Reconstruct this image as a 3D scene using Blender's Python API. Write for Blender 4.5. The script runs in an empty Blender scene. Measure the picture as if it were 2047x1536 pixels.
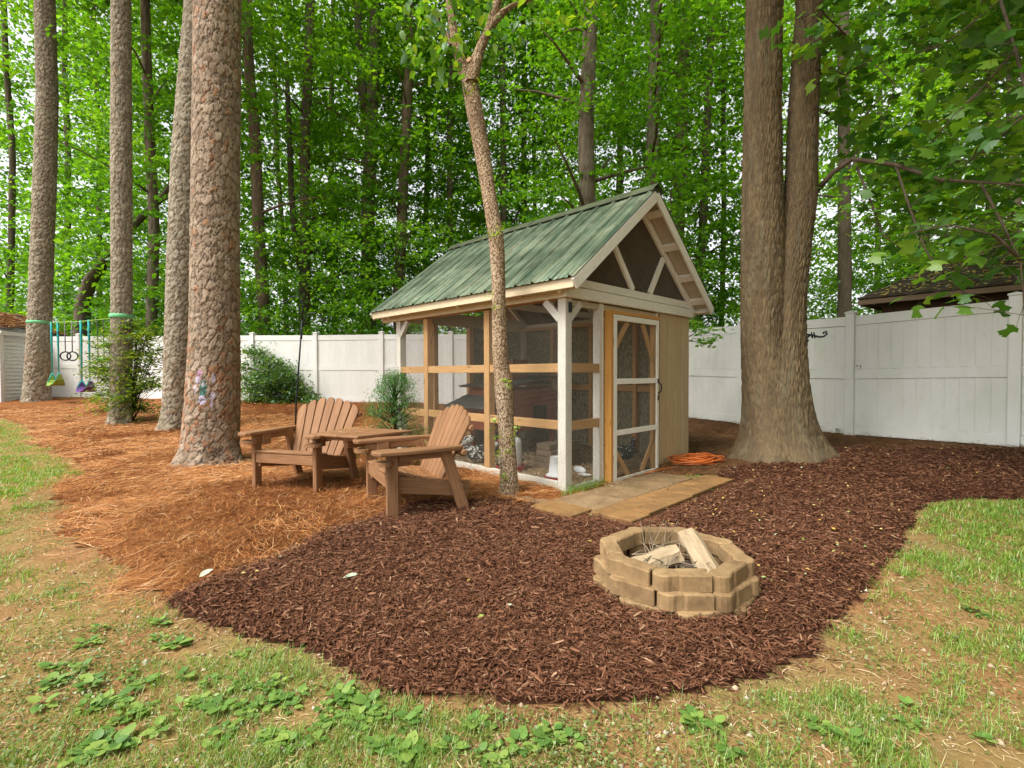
import bpy, math, random
import numpy as np
from mathutils import Matrix, Vector
random.seed(7)
rng = np.random.default_rng(7)
SC = bpy.context.scene
COL = SC.collection
R = math.radians

# ------------------------------------------------------------------ camera, world, sun, exposure
EYE = 1.17
FPX, PITCH, ROLL = 985.98, R(1.2137), R(-0.1804)
cam = bpy.data.cameras.new('camera')
cam.sensor_width = 36.0
cam.lens = 36.0 * FPX / 2047.0
cam.clip_start = 0.05
cam.clip_end = 2000
camo = bpy.data.objects.new('camera', cam)
COL.objects.link(camo)
camo.matrix_world = Matrix.Translation((0, 0, EYE)) @ Matrix.Rotation(R(90) - PITCH, 4, 'X') @ Matrix.Rotation(ROLL, 4, 'Z')
SC.camera = camo

SUN_EL, SUN_AZ = R(56), R(232)          # azimuth clockwise from +Y
world = bpy.data.worlds.new('World')
SC.world = world
world.use_nodes = True
wn, wl = world.node_tree.nodes, world.node_tree.links
wn.clear()
sky = wn.new('ShaderNodeTexSky')
sky.sky_type = 'NISHITA'
sky.sun_disc = False
sky.sun_elevation = SUN_EL
sky.sun_rotation = SUN_AZ
sky.dust_density = 4.0
sky.air_density = 1.0
hs = wn.new('ShaderNodeHueSaturation')
hs.inputs['Saturation'].default_value = 0.12
bg = wn.new('ShaderNodeBackground')
bg.inputs['Strength'].default_value = 0.15
wo = wn.new('ShaderNodeOutputWorld')
wl.new(sky.outputs[0], hs.inputs['Color'])
wl.new(hs.outputs[0], bg.inputs[0])
wl.new(bg.outputs[0], wo.inputs[0])

sun = bpy.data.lights.new('sun', 'SUN')
sun.energy = 1.5
sun.angle = R(22)
sun.color = (1.0, 0.95, 0.86)
suno = bpy.data.objects.new('sun', sun)
COL.objects.link(suno)
sd = Vector((math.sin(SUN_AZ) * math.cos(SUN_EL), math.cos(SUN_AZ) * math.cos(SUN_EL), math.sin(SUN_EL)))
suno.rotation_euler = sd.to_track_quat('Z', 'Y').to_euler()
suno.location = sd * 40

SC.view_settings.view_transform = 'Standard'
SC.view_settings.look = 'None'
SC.view_settings.exposure = 1.18
SC.view_settings.gamma = 1.0
SC.view_settings.use_curve_mapping = False
cy = SC.cycles
cy.max_bounces = 7
cy.diffuse_bounces = 4
cy.glossy_bounces = 2
cy.transmission_bounces = 5
cy.transparent_max_bounces = 4
cy.caustics_reflective = False
cy.caustics_refractive = False
cy.sample_clamp_indirect = 6.0
try:
    cy.use_denoising = True
    cy.denoiser = 'OPENIMAGEDENOISE'
    cy.use_adaptive_sampling = True
    cy.adaptive_threshold = 0.015
except Exception:
    pass

# ------------------------------------------------------------------ materials
def lin(r, g, b):
    f = lambda c: (c / 255 / 12.92) if c / 255 <= 0.04045 else ((c / 255 + 0.055) / 1.055) ** 2.4
    return (f(r), f(g), f(b))

class NT:
    """small node-graph writer"""
    def __init__(self, name):
        self.m = bpy.data.materials.new(name)
        self.m.use_nodes = True
        self.n = self.m.node_tree.nodes
        self.l = self.m.node_tree.links
        self.n.clear()
        self.out = self.n.new('ShaderNodeOutputMaterial')
    def node(self, t, **kw):
        x = self.n.new(t)
        for k, v in kw.items():
            setattr(x, k, v)
        return x
    def link(self, a, b):
        self.l.new(a, b)
    def coords(self, scale=(1, 1, 1), kind='Object', offset_random=True):
        tc = self.node('ShaderNodeTexCoord')
        mp = self.node('ShaderNodeMapping')
        mp.inputs['Scale'].default_value = scale
        self.link(tc.outputs[kind], mp.inputs['Vector'])
        if offset_random:
            oi = self.node('ShaderNodeObjectInfo')
            ml = self.node('ShaderNodeMath', operation='MULTIPLY')
            ml.inputs[1].default_value = 37.0
            self.link(oi.outputs['Random'], ml.inputs[0])
            self.link(ml.outputs[0], mp.inputs['Location'])
        return mp.outputs[0]
    def noise(self, vec, scale=5, detail=4, rough=0.55, dist=0.0):
        x = self.node('ShaderNodeTexNoise')
        x.inputs['Scale'].default_value = scale
        x.inputs['Detail'].default_value = detail
        x.inputs['Roughness'].default_value = rough
        x.inputs['Distortion'].default_value = dist
        if vec is not None:
            self.link(vec, x.inputs['Vector'])
        return x.outputs['Fac']
    def ramp(self, fac, stops):
        x = self.node('ShaderNodeValToRGB')
        e = x.color_ramp.elements
        while len(e) < len(stops):
            e.new(0.5)
        for i, (p, c) in enumerate(stops):
            e[i].position = p
            e[i].color = (*c, 1) if len(c) == 3 else c
        self.link(fac, x.inputs[0])
        return x.outputs[0]
    def mix(self, fac, a, b, mode='MIX'):
        x = self.node('ShaderNodeMix', data_type='RGBA', blend_type=mode)
        for s, v in ((0, fac), (6, a), (7, b)):
            if hasattr(v, 'is_output') or isinstance(v, bpy.types.NodeSocket):
                self.link(v, x.inputs[s])
            elif s == 0:
                x.inputs[0].default_value = v
            else:
                x.inputs[s].default_value = (*v, 1)
        return x.outputs[2]
    def math(self, op, a, b=0.0):
        x = self.node('ShaderNodeMath', operation=op)
        for i, v in enumerate((a, b)):
            if isinstance(v, bpy.types.NodeSocket):
                self.link(v, x.inputs[i])
            else:
                x.inputs[i].default_value = v
        return x.outputs[0]
    def rnd(self):
        return self.node('ShaderNodeObjectInfo').outputs['Random']
    def island(self):
        return self.node('ShaderNodeNewGeometry').outputs['Random Per Island']
    def attr(self, name):
        x = self.node('ShaderNodeAttribute')
        x.attribute_name = name
        return x.outputs['Color']
    def bump(self, h, strength=0.3, dist=0.01):
        x = self.node('ShaderNodeBump')
        x.inputs['Strength'].default_value = strength
        x.inputs['Distance'].default_value = dist
        self.link(h, x.inputs['Height'])
        return x.outputs[0]
    def finish(self, color, rough=0.8, bump=None, metal=0.0, spec=0.3):
        p = self.node('ShaderNodeBsdfPrincipled')
        if isinstance(color, bpy.types.NodeSocket):
            self.link(color, p.inputs['Base Color'])
        else:
            p.inputs['Base Color'].default_value = (*color, 1)
        if isinstance(rough, bpy.types.NodeSocket):
            self.link(rough, p.inputs['Roughness'])
        else:
            p.inputs['Roughness'].default_value = rough
        p.inputs['Metallic'].default_value = metal
        p.inputs['Specular IOR Level'].default_value = spec
        if bump is not None:
            self.link(bump, p.inputs['Normal'])
        self.link(p.outputs[0], self.out.inputs[0])
        return self.m
    def finish_leaf(self, color, trans=0.45, gloss=0.06, tint=(1.25, 1.15, 0.45)):
        d = self.node('ShaderNodeBsdfDiffuse')
        t = self.node('ShaderNodeBsdfTranslucent')
        g = self.node('ShaderNodeBsdfGlossy')
        g.inputs['Roughness'].default_value = 0.45
        g.inputs['Color'].default_value = (0.8, 0.85, 0.9, 1)
        self.link(color, d.inputs[0])
        tc = self.mix(1.0, color, tint, 'MULTIPLY')
        self.link(tc, t.inputs[0])
        a = self.node('ShaderNodeMixShader')
        a.inputs[0].default_value = trans
        self.link(d.outputs[0], a.inputs[1])
        self.link(t.outputs[0], a.inputs[2])
        b = self.node('ShaderNodeMixShader')
        b.inputs[0].default_value = gloss
        self.link(a.outputs[0], b.inputs[1])
        self.link(g.outputs[0], b.inputs[2])
        self.link(b.outputs[0], self.out.inputs[0])
        return self.m

def wood(name, c_dark, c_light, rough=0.75, grain=1.0, var=0.35, knots=False, bump=0.25):
    t = NT(name)
    v = t.coords((1.6, 26 * grain, 26 * grain))
    n1 = t.noise(v, 2.2, 6, 0.6, 0.6)
    v2 = t.coords((1.2, 4, 4))
    n2 = t.noise(v2, 3.0, 4, 0.6)
    c = t.ramp(n1, [(0.3, c_dark), (0.68, c_light)])
    c = t.mix(t.math('MULTIPLY', n2, 0.55), c, c_dark)
    if knots:
        v3 = t.coords((3.2, 14, 14))
        vo = t.node('ShaderNodeTexVoronoi')
        vo.inputs['Scale'].default_value = 1.0
        t.link(v3, vo.inputs['Vector'])
        k = t.ramp(vo.outputs['Distance'], [(0.05, (1, 1, 1)), (0.16, (0, 0, 0))])
        c = t.mix(k, c, tuple(x * 0.35 for x in c_dark))
    r = t.rnd()
    c = t.mix(t.math('MULTIPLY', r, var), c, tuple(x * 0.62 for x in c_dark))
    return t.finish(c, rough, t.bump(n1, bump, 0.004), spec=0.2)

def painted(name, col, dirt, amount=0.5, rough=0.55, scale=6.0, chips=None, zmix=None):
    t = NT(name)
    v = t.coords((1.5, 6, 6))
    n = t.noise(v, scale, 6, 0.62)
    n3 = t.noise(t.coords((3, 40, 40)), 2.0, 3)
    c = t.mix(t.ramp(n, [(0.42, (0, 0, 0)), (0.78, (amount,) * 3)]), col, dirt)
    c = t.mix(t.math('MULTIPLY', t.rnd(), 0.22), c, dirt)
    if chips:
        n2 = t.noise(t.coords((4, 18, 18)), 4.0, 5, 0.65)
        c = t.mix(t.ramp(n2, [(0.64, (0, 0, 0)), (0.68, (0.8,) * 3)]), c, chips)
    return t.finish(c, rough, t.bump(n3, 0.12, 0.003))

def flat(name, col, rough=0.6, metal=0.0, var=0.15, scale=12):
    t = NT(name)
    n = t.noise(t.coords((1, 1, 1)), scale, 5, 0.6)
    c = t.mix(t.ramp(n, [(0.3, (0, 0, 0)), (0.75, (1, 1, 1))]), tuple(x * (1 - var) for x in col), tuple(min(1, x * (1 + var)) for x in col))
    return t.finish(c, rough, t.bump(n, 0.1, 0.002), metal)

def leafmat(name, stops, trans=0.45, gloss=0.05, by='island', patch=None, tint=(1.6, 1.5, 0.5)):
    t = NT(name)
    f = t.island() if by == 'island' else t.rnd()
    if patch:
        n = t.noise(t.coords((1, 1, 1), offset_random=False), patch, 3, 0.6)
        f = t.math('ADD', t.math('MULTIPLY', f, 0.5), t.math('MULTIPLY', t.ramp(n, [(0.33, (0, 0, 0)), (0.67, (1, 1, 1))]), 0.5))
    c = t.ramp(f, stops)
    return t.finish_leaf(c, trans, gloss, tint)

M = {}
M['white'] = painted('weathered_white_paint', (0.80, 0.775, 0.69), (0.50, 0.43, 0.30), 0.45, chips=(0.42, 0.35, 0.25))
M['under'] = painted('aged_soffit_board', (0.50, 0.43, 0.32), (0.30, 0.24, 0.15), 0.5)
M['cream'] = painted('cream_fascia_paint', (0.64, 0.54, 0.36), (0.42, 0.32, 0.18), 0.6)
M['vinyl'] = painted('white_vinyl', (0.76, 0.76, 0.73), (0.58, 0.57, 0.48), 0.35, 0.42, 2.5)
def shade_algae_vinyl():  # right fence: tree shade put into a darker base colour, plus algae patches
    t = NT('shade_algae_vinyl')
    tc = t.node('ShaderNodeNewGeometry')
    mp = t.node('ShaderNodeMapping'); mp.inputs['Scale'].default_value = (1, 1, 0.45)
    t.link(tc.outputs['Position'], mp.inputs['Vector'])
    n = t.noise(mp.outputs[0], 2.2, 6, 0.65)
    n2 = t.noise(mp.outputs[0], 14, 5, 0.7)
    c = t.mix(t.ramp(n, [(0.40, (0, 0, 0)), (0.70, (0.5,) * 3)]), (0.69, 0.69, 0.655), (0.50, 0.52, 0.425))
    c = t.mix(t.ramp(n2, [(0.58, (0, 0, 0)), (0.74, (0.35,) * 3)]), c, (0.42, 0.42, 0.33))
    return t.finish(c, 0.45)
M['vinyl_shade_algae'] = shade_algae_vinyl()
M['pine_stud'] = wood('bare_pine', (0.50, 0.27, 0.10), (0.66, 0.41, 0.18), 0.7, knots=True, var=0.2)
M['orange_jamb'] = wood('stained_jamb', (0.47, 0.22, 0.050), (0.62, 0.335, 0.095), 0.6, knots=True, var=0.2)
M['chair'] = wood('brown_chair_stain', (0.180, 0.087, 0.039), (0.385, 0.210, 0.107), 0.62, 1.1, 0.3)
M['siding'] = painted('beige_siding_paint', (0.50, 0.375, 0.205), (0.34, 0.25, 0.13), 0.55, 0.6, 4)
M['osb'] = None
def osb():
    t = NT('osb_board')
    vo = t.node('ShaderNodeTexVoronoi')
    vo.inputs['Scale'].default_value = 26
    t.link(t.coords((1, 1, 2.2)), vo.inputs['Vector'])
    c = t.ramp(vo.outputs['Color'], [(0.1, (0.16, 0.14, 0.085)), (0.9, (0.36, 0.33, 0.22))])
    return t.finish(c, 0.85)
M['osb'] = osb()
M['ply'] = wood('old_plywood', (0.13, 0.095, 0.06), (0.25, 0.19, 0.13), 0.85, 0.4)
M['wire'] = flat('galvanised_wire', (0.20, 0.19, 0.15), 0.6, 0.2)
M['dark_metal'] = flat('dark_iron', (0.022, 0.026, 0.028), 0.5, 0.4)
M['black'] = flat('black_hole', (0.012, 0.012, 0.012), 0.9)
M['red_house'] = wood('red_brown_stain', (0.20, 0.045, 0.020), (0.36, 0.095, 0.040), 0.7, var=0.25)
M['red_plastic'] = flat('red_plastic', (0.42, 0.02, 0.025), 0.4)
M['white_plastic'] = flat('white_plastic', (0.66, 0.67, 0.66), 0.45, 0, 0.05)
M['bedding'] = flat('straw_bedding', (0.30, 0.21, 0.12), 0.95, 0, 0.55, 60)
M['log_side'] = wood('split_log', (0.30, 0.22, 0.13), (0.56, 0.44, 0.29), 0.85, 0.7, 0.2, bump=0.7)
M['log_char'] = flat('charred_wood', (0.06, 0.05, 0.043), 0.9, 0, 0.5)
M['twig'] = flat('grey_twig', (0.24, 0.19, 0.13), 0.9, 0, 0.3)
M['ash'] = flat('fire_ash', (0.20, 0.15, 0.11), 0.95, 0, 0.5, 40)
M['cord'] = flat('orange_cord', (0.60, 0.15, 0.03), 0.45, 0, 0.1)
M['teal'] = flat('teal_webbing', (0.02, 0.34, 0.33), 0.7, 0, 0.15)
M['lime'] = flat('lime_fabric', (0.24, 0.38, 0.07), 0.7)
M['green_band'] = flat('green_band', (0.16, 0.50, 0.24), 0.7)
M['purple'] = flat('purple_fabric', (0.14, 0.06, 0.22), 0.7)
M['grey_strap'] = flat('grey_strap', (0.16, 0.13, 0.18), 0.7)
M['shed'] = painted('shed_vinyl', (0.80, 0.81, 0.81), (0.5, 0.5, 0.46), 0.4, 0.5, 3)

def shingle_mat(name, a, b):
    t = NT(name)
    n = t.noise(t.coords((1, 1, 1)), 9, 5, 0.65)
    c = t.ramp(n, [(0.3, a), (0.7, b)])
    c = t.mix(t.math('MULTIPLY', t.island(), 0.55), c, tuple(x * 0.5 for x in a))
    return t.finish(c, 0.92, t.bump(t.noise(t.coords((1, 1, 1)), 220, 2), 0.4, 0.003))
M['shingle'] = shingle_mat('dark_shingle', (0.055, 0.056, 0.052), (0.12, 0.12, 0.105))
M['shingle_brown'] = shingle_mat('brown_shingle', (0.075, 0.055, 0.043), (0.17, 0.125, 0.095))
M['dark_beam'] = wood('dark_beam', (0.045, 0.024, 0.013), (0.13, 0.072, 0.038), 0.75)
M['pergola_trim'] = wood('tan_trim', (0.24, 0.16, 0.10), (0.36, 0.25, 0.17), 0.75)

def roofmat():
    t = NT('weathered_green_metal')
    n = t.noise(t.coords((10, 0.55, 1), offset_random=True), 1.6, 6, 0.65, 0.5)
    n2 = t.noise(t.coords((34, 1.1, 1)), 1.5, 6, 0.65, 0.5)
    n4 = t.noise(t.coords((60, 9, 1)), 2.0, 5, 0.7, 0.3)
    n3 = t.noise(t.coords((1.0, 1.3, 1)), 1.5, 5, 0.65)
    c = t.ramp(n, [(0.26, (0.022, 0.062, 0.038)), (0.42, (0.052, 0.112, 0.068)), (0.54, (0.130, 0.192, 0.128)), (0.68, (0.33, 0.335, 0.23))])
    c = t.mix(t.ramp(n2, [(0.45, (0, 0, 0)), (0.64, (0.8,) * 3)]), c, (0.36, 0.35, 0.235))
    c = t.mix(t.ramp(n4, [(0.50, (0, 0, 0)), (0.70, (0.55,) * 3)]), c, (0.045, 0.080, 0.050))
    c = t.mix(t.ramp(n3, [(0.36, (0, 0, 0)), (0.62, (0.85,) * 3)]), c, (0.040, 0.062, 0.034))
    return t.finish(c, 0.55, t.bump(n2, 0.08, 0.002), 0.0, 0.4)
M['roof'] = roofmat()
M['ridge'] = flat('ridge_cap_metal', (0.085, 0.10, 0.055), 0.6, 0, 0.4, 5)

def blockmat(name, a, b, dark):
    t = NT(name)
    n = t.noise(t.coords((1, 1, 1)), 9, 6, 0.65)
    f = t.noise(t.coords((1, 1, 1)), 160, 3, 0.6)
    c = t.ramp(n, [(0.28, a), (0.72, b)])
    c = t.mix(t.ramp(t.noise(t.coords((1, 1, 1)), 4.0, 5, 0.7), [(0.46, (0, 0, 0)), (0.66, (0.85,) * 3)]), c, dark)
    c = t.mix(t.ramp(t.noise(t.coords((1, 1, 1)), 27.0, 4, 0.7), [(0.55, (0, 0, 0)), (0.70, (0.6,) * 3)]), c, dark)
    c = t.mix(t.math('MULTIPLY', t.rnd(), 0.3), c, dark)
    c = t.mix(t.math('MULTIPLY', f, 0.35), c, tuple(x * 0.55 for x in a))
    return t.finish(c, 0.9, t.bump(f, 0.35, 0.003), spec=0.15)
M['block'] = blockmat('tan_concrete_block', (0.25, 0.155, 0.074), (0.43, 0.295, 0.150), (0.125, 0.074, 0.036))
M['paver'] = blockmat('ochre_paver', (0.25, 0.132, 0.047), (0.36, 0.208, 0.085), (0.17, 0.098, 0.043))
M['paver_old'] = blockmat('worn_grey_paver', (0.23, 0.145, 0.075), (0.34, 0.235, 0.13), (0.15, 0.095, 0.05))

def dirtmat():
    t = NT('lawn_soil')
    co = lambda s: t.coords((s, s, s), offset_random=False)
    n = t.noise(co(1), 1.3, 6, 0.62)
    n2 = t.noise(co(1), 38, 6, 0.7)
    n3 = t.noise(co(1), 7, 5, 0.65)
    c = t.ramp(n3, [(0.3, (0.195, 0.088, 0.036)), (0.7, (0.345, 0.180, 0.082))])
    c = t.mix(t.ramp(n, [(0.36, (0, 0, 0)), (0.62, (0.85,) * 3)]), c, (0.215, 0.180, 0.062))
    c = t.mix(t.ramp(n2, [(0.5, (0, 0, 0)), (0.7, (0.7,) * 3)]), c, (0.17, 0.085, 0.038))
    c = t.mix(t.ramp(n2, [(0.30, (0.6,) * 3), (0.38, (0, 0, 0))]), c, (0.50, 0.36, 0.21))
    return t.finish(c, 0.95, t.bump(n2, 0.7, 0.012), spec=0.1)
M['dirt'] = dirtmat()
def forestfloor():
    t = NT('forest_floor')
    n2 = t.noise(t.coords((1, 1, 1), offset_random=False), 6, 6, 0.7)
    c = t.ramp(n2, [(0.3, (0.06, 0.045, 0.025)), (0.7, (0.14, 0.11, 0.05))])
    return t.finish(c, 0.95)
def sheetmat(name, a, b, dk, sc, bstr=0.9):
    t = NT(name)
    co = t.coords((1, 1, 1), offset_random=False)
    n = t.noise(co, sc, 6, 0.72, 1.2)
    n2 = t.noise(co, 1.1, 5, 0.6)
    n3 = t.noise(co, sc * 2.7, 3, 0.7, 0.6)
    c = t.ramp(n, [(0.34, dk), (0.48, a), (0.68, b)])
    c = t.mix(t.ramp(n3, [(0.45, (0.0,) * 3), (0.65, (0.6,) * 3)]), c, dk)
    c = t.mix(t.ramp(n2, [(0.4, (0.0,) * 3), (0.7, (0.45,) * 3)]), c, tuple(x * 0.6 for x in a))
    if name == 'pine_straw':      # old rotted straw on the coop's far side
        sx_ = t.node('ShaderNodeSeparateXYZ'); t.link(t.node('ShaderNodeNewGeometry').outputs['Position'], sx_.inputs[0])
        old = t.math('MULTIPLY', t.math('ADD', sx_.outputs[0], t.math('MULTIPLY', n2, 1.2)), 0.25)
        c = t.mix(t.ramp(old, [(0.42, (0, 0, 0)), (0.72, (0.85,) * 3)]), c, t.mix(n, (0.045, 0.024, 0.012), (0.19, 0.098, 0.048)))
    return t.finish(c, 0.95, t.bump(n, bstr, 0.02), spec=0.1)
M['mulch'] = sheetmat('shredded_mulch', (0.070, 0.026, 0.014), (0.125, 0.052, 0.030), (0.026, 0.011, 0.007), 34)
M['straw'] = sheetmat('pine_straw', (0.25, 0.092, 0.028), (0.42, 0.185, 0.066), (0.085, 0.032, 0.013), 26)
def islandmat(name, stops, rough=0.9, spec=0.12):
    t = NT(name)
    c = t.ramp(t.island(), stops)
    return t.finish(c, rough, spec=spec)
M['chip'] = islandmat('mulch_chips', [(0.0, (0.060, 0.024, 0.012)), (0.3, (0.112, 0.045, 0.023)), (0.7, (0.170, 0.075, 0.040)), (0.95, (0.215, 0.105, 0.060)), (1.0, (0.36, 0.22, 0.13))])
M['needle'] = islandmat('dry_pine_needles', [(0.0, (0.12, 0.042, 0.012)), (0.25, (0.30, 0.105, 0.028)), (0.65, (0.47, 0.195, 0.056)), (0.9, (0.58, 0.30, 0.115)), (1.0, (0.66, 0.46, 0.27))], 0.7, 0.3)
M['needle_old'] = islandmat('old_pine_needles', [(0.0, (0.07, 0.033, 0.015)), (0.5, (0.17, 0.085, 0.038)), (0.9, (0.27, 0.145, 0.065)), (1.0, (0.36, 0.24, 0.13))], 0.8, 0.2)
M['grass'] = leafmat('lawn_grass', [(0.0, (0.085, 0.190, 0.020)), (0.4, (0.160, 0.310, 0.030)), (0.80, (0.26, 0.400, 0.050)), (0.94, (0.38, 0.39, 0.12)), (1.0, (0.52, 0.44, 0.24))], 0.35, 0.04)
M['weed'] = leafmat('broad_weed_leaf', [(0.0, (0.085, 0.180, 0.035)), (0.5, (0.155, 0.280, 0.055)), (1.0, (0.28, 0.38, 0.08))], 0.3, 0.05)
M['clover'] = leafmat('ground_cover_leaf', [(0.0, (0.080, 0.140, 0.026)), (0.6, (0.165, 0.225, 0.045)), (1.0, (0.28, 0.31, 0.085))], 0.3, 0.04)
M['dryleaf'] = islandmat('fallen_leaf', [(0.0, (0.52, 0.33, 0.05)), (0.35, (0.58, 0.44, 0.16)), (0.6, (0.42, 0.22, 0.06)), (0.8, (0.20, 0.30, 0.05)), (1.0, (0.50, 0.55, 0.42))], 0.6, 0.3)
M['litter'] = islandmat('dry_grass_litter', [(0.0, (0.28, 0.16, 0.07)), (0.5, (0.46, 0.33, 0.17)), (1.0, (0.60, 0.48, 0.30))])
M['pebble'] = islandmat('pale_stone', [(0.0, (0.30, 0.19, 0.11)), (0.6, (0.46, 0.34, 0.23)), (1.0, (0.55, 0.48, 0.40))])
G3 = [(0.0, (0.024, 0.080, 0.008)), (0.4, (0.060, 0.170, 0.012)), (0.75, (0.100, 0.240, 0.018)), (1.0, (0.180, 0.330, 0.028))]
TF = (2.9, 2.6, 0.8)
M['forest'] = leafmat('forest_leaf', G3, 0.5, 0.04, patch=0.5, tint=TF)
M['forest2'] = leafmat('bright_forest_leaf', [(0.0, (0.036, 0.115, 0.009)), (0.5, (0.092, 0.230, 0.016)), (1.0, (0.200, 0.350, 0.028))], 0.5, 0.04, patch=0.5, tint=TF)
M['pineleaf'] = leafmat('pine_crown_needles', [(0.0, (0.02, 0.055, 0.018)), (1.0, (0.06, 0.12, 0.03))], 0.25, 0.05)
M['shrub'] = leafmat('shrub_leaf', [(0.0, (0.030, 0.095, 0.022)), (0.6, (0.085, 0.190, 0.035)), (1.0, (0.19, 0.30, 0.06))], 0.4, 0.06)
M['nandina'] = leafmat('feathery_shrub_leaf', [(0.0, (0.035, 0.095, 0.018)), (0.5, (0.10, 0.20, 0.025)), (1.0, (0.30, 0.36, 0.05))], 0.45, 0.04)
M['cedar'] = leafmat('cedar_spray', [(0.0, (0.030, 0.115, 0.030)), (0.6, (0.075, 0.215, 0.045)), (1.0, (0.14, 0.30, 0.07))], 0.35, 0.03)
M['poplar_leaf'] = leafmat('tulip_poplar_leaf', [(0.0, (0.034, 0.120, 0.018)), (0.5, (0.080, 0.215, 0.026)), (0.85, (0.140, 0.290, 0.030)), (1.0, (0.23, 0.39, 0.03))], 0.5, 0.05, by='obj', tint=(2.6, 2.3, 0.6))
M['poplar_mass'] = leafmat('tulip_poplar_foliage', [(0.0, (0.034, 0.120, 0.016)), (0.5, (0.080, 0.210, 0.024)), (1.0, (0.19, 0.33, 0.03))], 0.5, 0.05, tint=(2.8, 2.4, 0.6))
M['limb'] = flat('grey_brown_limb', (0.115, 0.082, 0.055), 0.9, 0, 0.3)
M['dog_leaf'] = leafmat('yard_tree_leaf', [(0.0, (0.045, 0.140, 0.020)), (0.6, (0.105, 0.240, 0.024)), (1.0, (0.24, 0.38, 0.03))], 0.5, 0.04, by='obj')
M['sprout'] = leafmat('yellow_green_sprout', [(0.0, (0.16, 0.33, 0.02)), (1.0, (0.33, 0.47, 0.03))], 0.45, 0.05)

def barkmat(name, strength=0.6, sc=(14, 14, 3), amt=0.35):
    t = NT(name)
    c = t.attr('col')
    n = t.noise(t.coords(sc, offset_random=False), 3.0, 6, 0.7, 0.4)
    n2 = t.noise(t.coords((1, 1, 1), offset_random=False), 45, 4, 0.7)
    c = t.mix(t.ramp(n, [(0.35, (amt,) * 3), (0.6, (0, 0, 0))]), c, (0.05, 0.034, 0.022))
    c = t.mix(t.math('MULTIPLY', n2, 0.30), c, (0.30, 0.26, 0.20))
    return t.finish(c, 0.93, t.bump(t.math('ADD', n, n2), strength, 0.012), spec=0.1)
M['bark'] = barkmat('bark_plates')
M['bark_furrow'] = barkmat('bark_furrows', 0.7, (26, 26, 2.2), 0.55)
M['bark_far'] = barkmat('bark_far', 0.8, (9, 9, 1.6), 0.6)
M['bark_speck'] = None
def speck():
    t = NT('speckled_bark')
    c = t.attr('col')
    vo = t.node('ShaderNodeTexVoronoi')
    vo.inputs['Scale'].default_value = 62
    t.link(t.coords((1.3, 1.3, 0.9), offset_random=False), vo.inputs['Vector'])
    k = t.ramp(vo.outputs['Distance'], [(0.45, (1, 1, 1)), (0.72, (0, 0, 0))])
    c2 = t.mix(k, (0.13, 0.080, 0.045), c)
    n = t.noise(t.coords((1, 1, 0.35), offset_random=False), 5, 5, 0.65)
    c2 = t.mix(t.ramp(n, [(0.5, (0, 0, 0)), (0.72, (0.6,) * 3)]), c2, (0.12, 0.07, 0.04))
    return t.finish(c2, 0.9, t.bump(k, 0.6, 0.006), spec=0.1)
M['bark_speck'] = speck()
def henmat(name, a, b, lo, hi):
    t = NT(name)
    vo = t.node('ShaderNodeTexVoronoi')
    vo.inputs['Scale'].default_value = 34
    t.link(t.coords((1, 1, 1)), vo.inputs['Vector'])
    n = t.noise(t.coords((1, 1, 1)), 7, 3)
    f = t.math('ADD', t.math('MULTIPLY', vo.outputs['Distance'], 0.5), t.math('MULTIPLY', n, 0.5))
    c = t.ramp(f, [(lo, a), (hi, b)])
    return t.finish(c, 0.75, t.bump(vo.outputs['Distance'], 0.5, 0.01))
M['hen_speckled'] = henmat('speckled_feathers', (0.55, 0.52, 0.45), (0.018, 0.02, 0.022), 0.36, 0.42)
M['hen_white'] = henmat('white_black_feathers', (0.6, 0.58, 0.52), (0.02, 0.02, 0.022), 0.46, 0.52)
M['hen_dark'] = flat('dark_feathers', (0.022, 0.022, 0.024), 0.6, 0, 0.4, 30)
M['comb'] = flat('red_comb', (0.45, 0.03, 0.025), 0.6)
M['beak'] = flat('yellow_beak', (0.45, 0.28, 0.08), 0.5)

# ------------------------------------------------------------------ object helpers
def link(o, parent=None):
    COL.objects.link(o)
    if parent is not None:
        o.parent = parent
    return o

def tag(o, label=None, cat=None, group=None, kind=None):
    if label: o['label'] = label
    if cat: o['category'] = cat
    if group: o['group'] = group
    if kind: o['kind'] = kind
    return o

def thing(name, label, cat, loc=(0, 0, 0), rz=0.0, group=None):
    o = bpy.data.objects.new(name, None)
    o.empty_display_size = 0.1
    o.location = loc
    o.rotation_euler = (0, 0, rz)
    link(o)
    return tag(o, label, cat, group)

def meshdata(name, V, F, mat, smooth=False, attrs=None):
    V = np.asarray(V, np.float32)
    me = bpy.data.meshes.new(name)
    if isinstance(F, np.ndarray):
        m, k = F.shape
        me.vertices.add(len(V)); me.vertices.foreach_set('co', V.ravel())
        me.loops.add(m * k); me.loops.foreach_set('vertex_index', F.astype(np.int32).ravel())
        me.polygons.add(m)
        me.polygons.foreach_set('loop_start', np.arange(m, dtype=np.int32) * k)
        me.polygons.foreach_set('loop_total', np.full(m, k, np.int32))
        me.update(calc_edges=True)
    else:
        me.from_pydata([tuple(map(float, v)) for v in V], [], [tuple(map(int, f)) for f in F])
        me.update()
    if smooth:
        me.polygons.foreach_set('use_smooth', np.ones(len(me.polygons), bool))
    if attrs:
        for an, arr in attrs.items():
            a = me.attributes.new(an, 'FLOAT_COLOR', 'POINT')
            c = np.ones((len(V), 4), np.float32); c[:, :3] = arr
            a.data.foreach_set('color', c.ravel())
    if mat: me.materials.append(mat)
    return me

def mk(name, V, F, mat, parent=None, smooth=False, attrs=None, loc=None):
    o = bpy.data.objects.new(name, meshdata(name, V, F, mat, smooth, attrs))
    if loc is not None: o.location = loc
    return link(o, parent)

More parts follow.
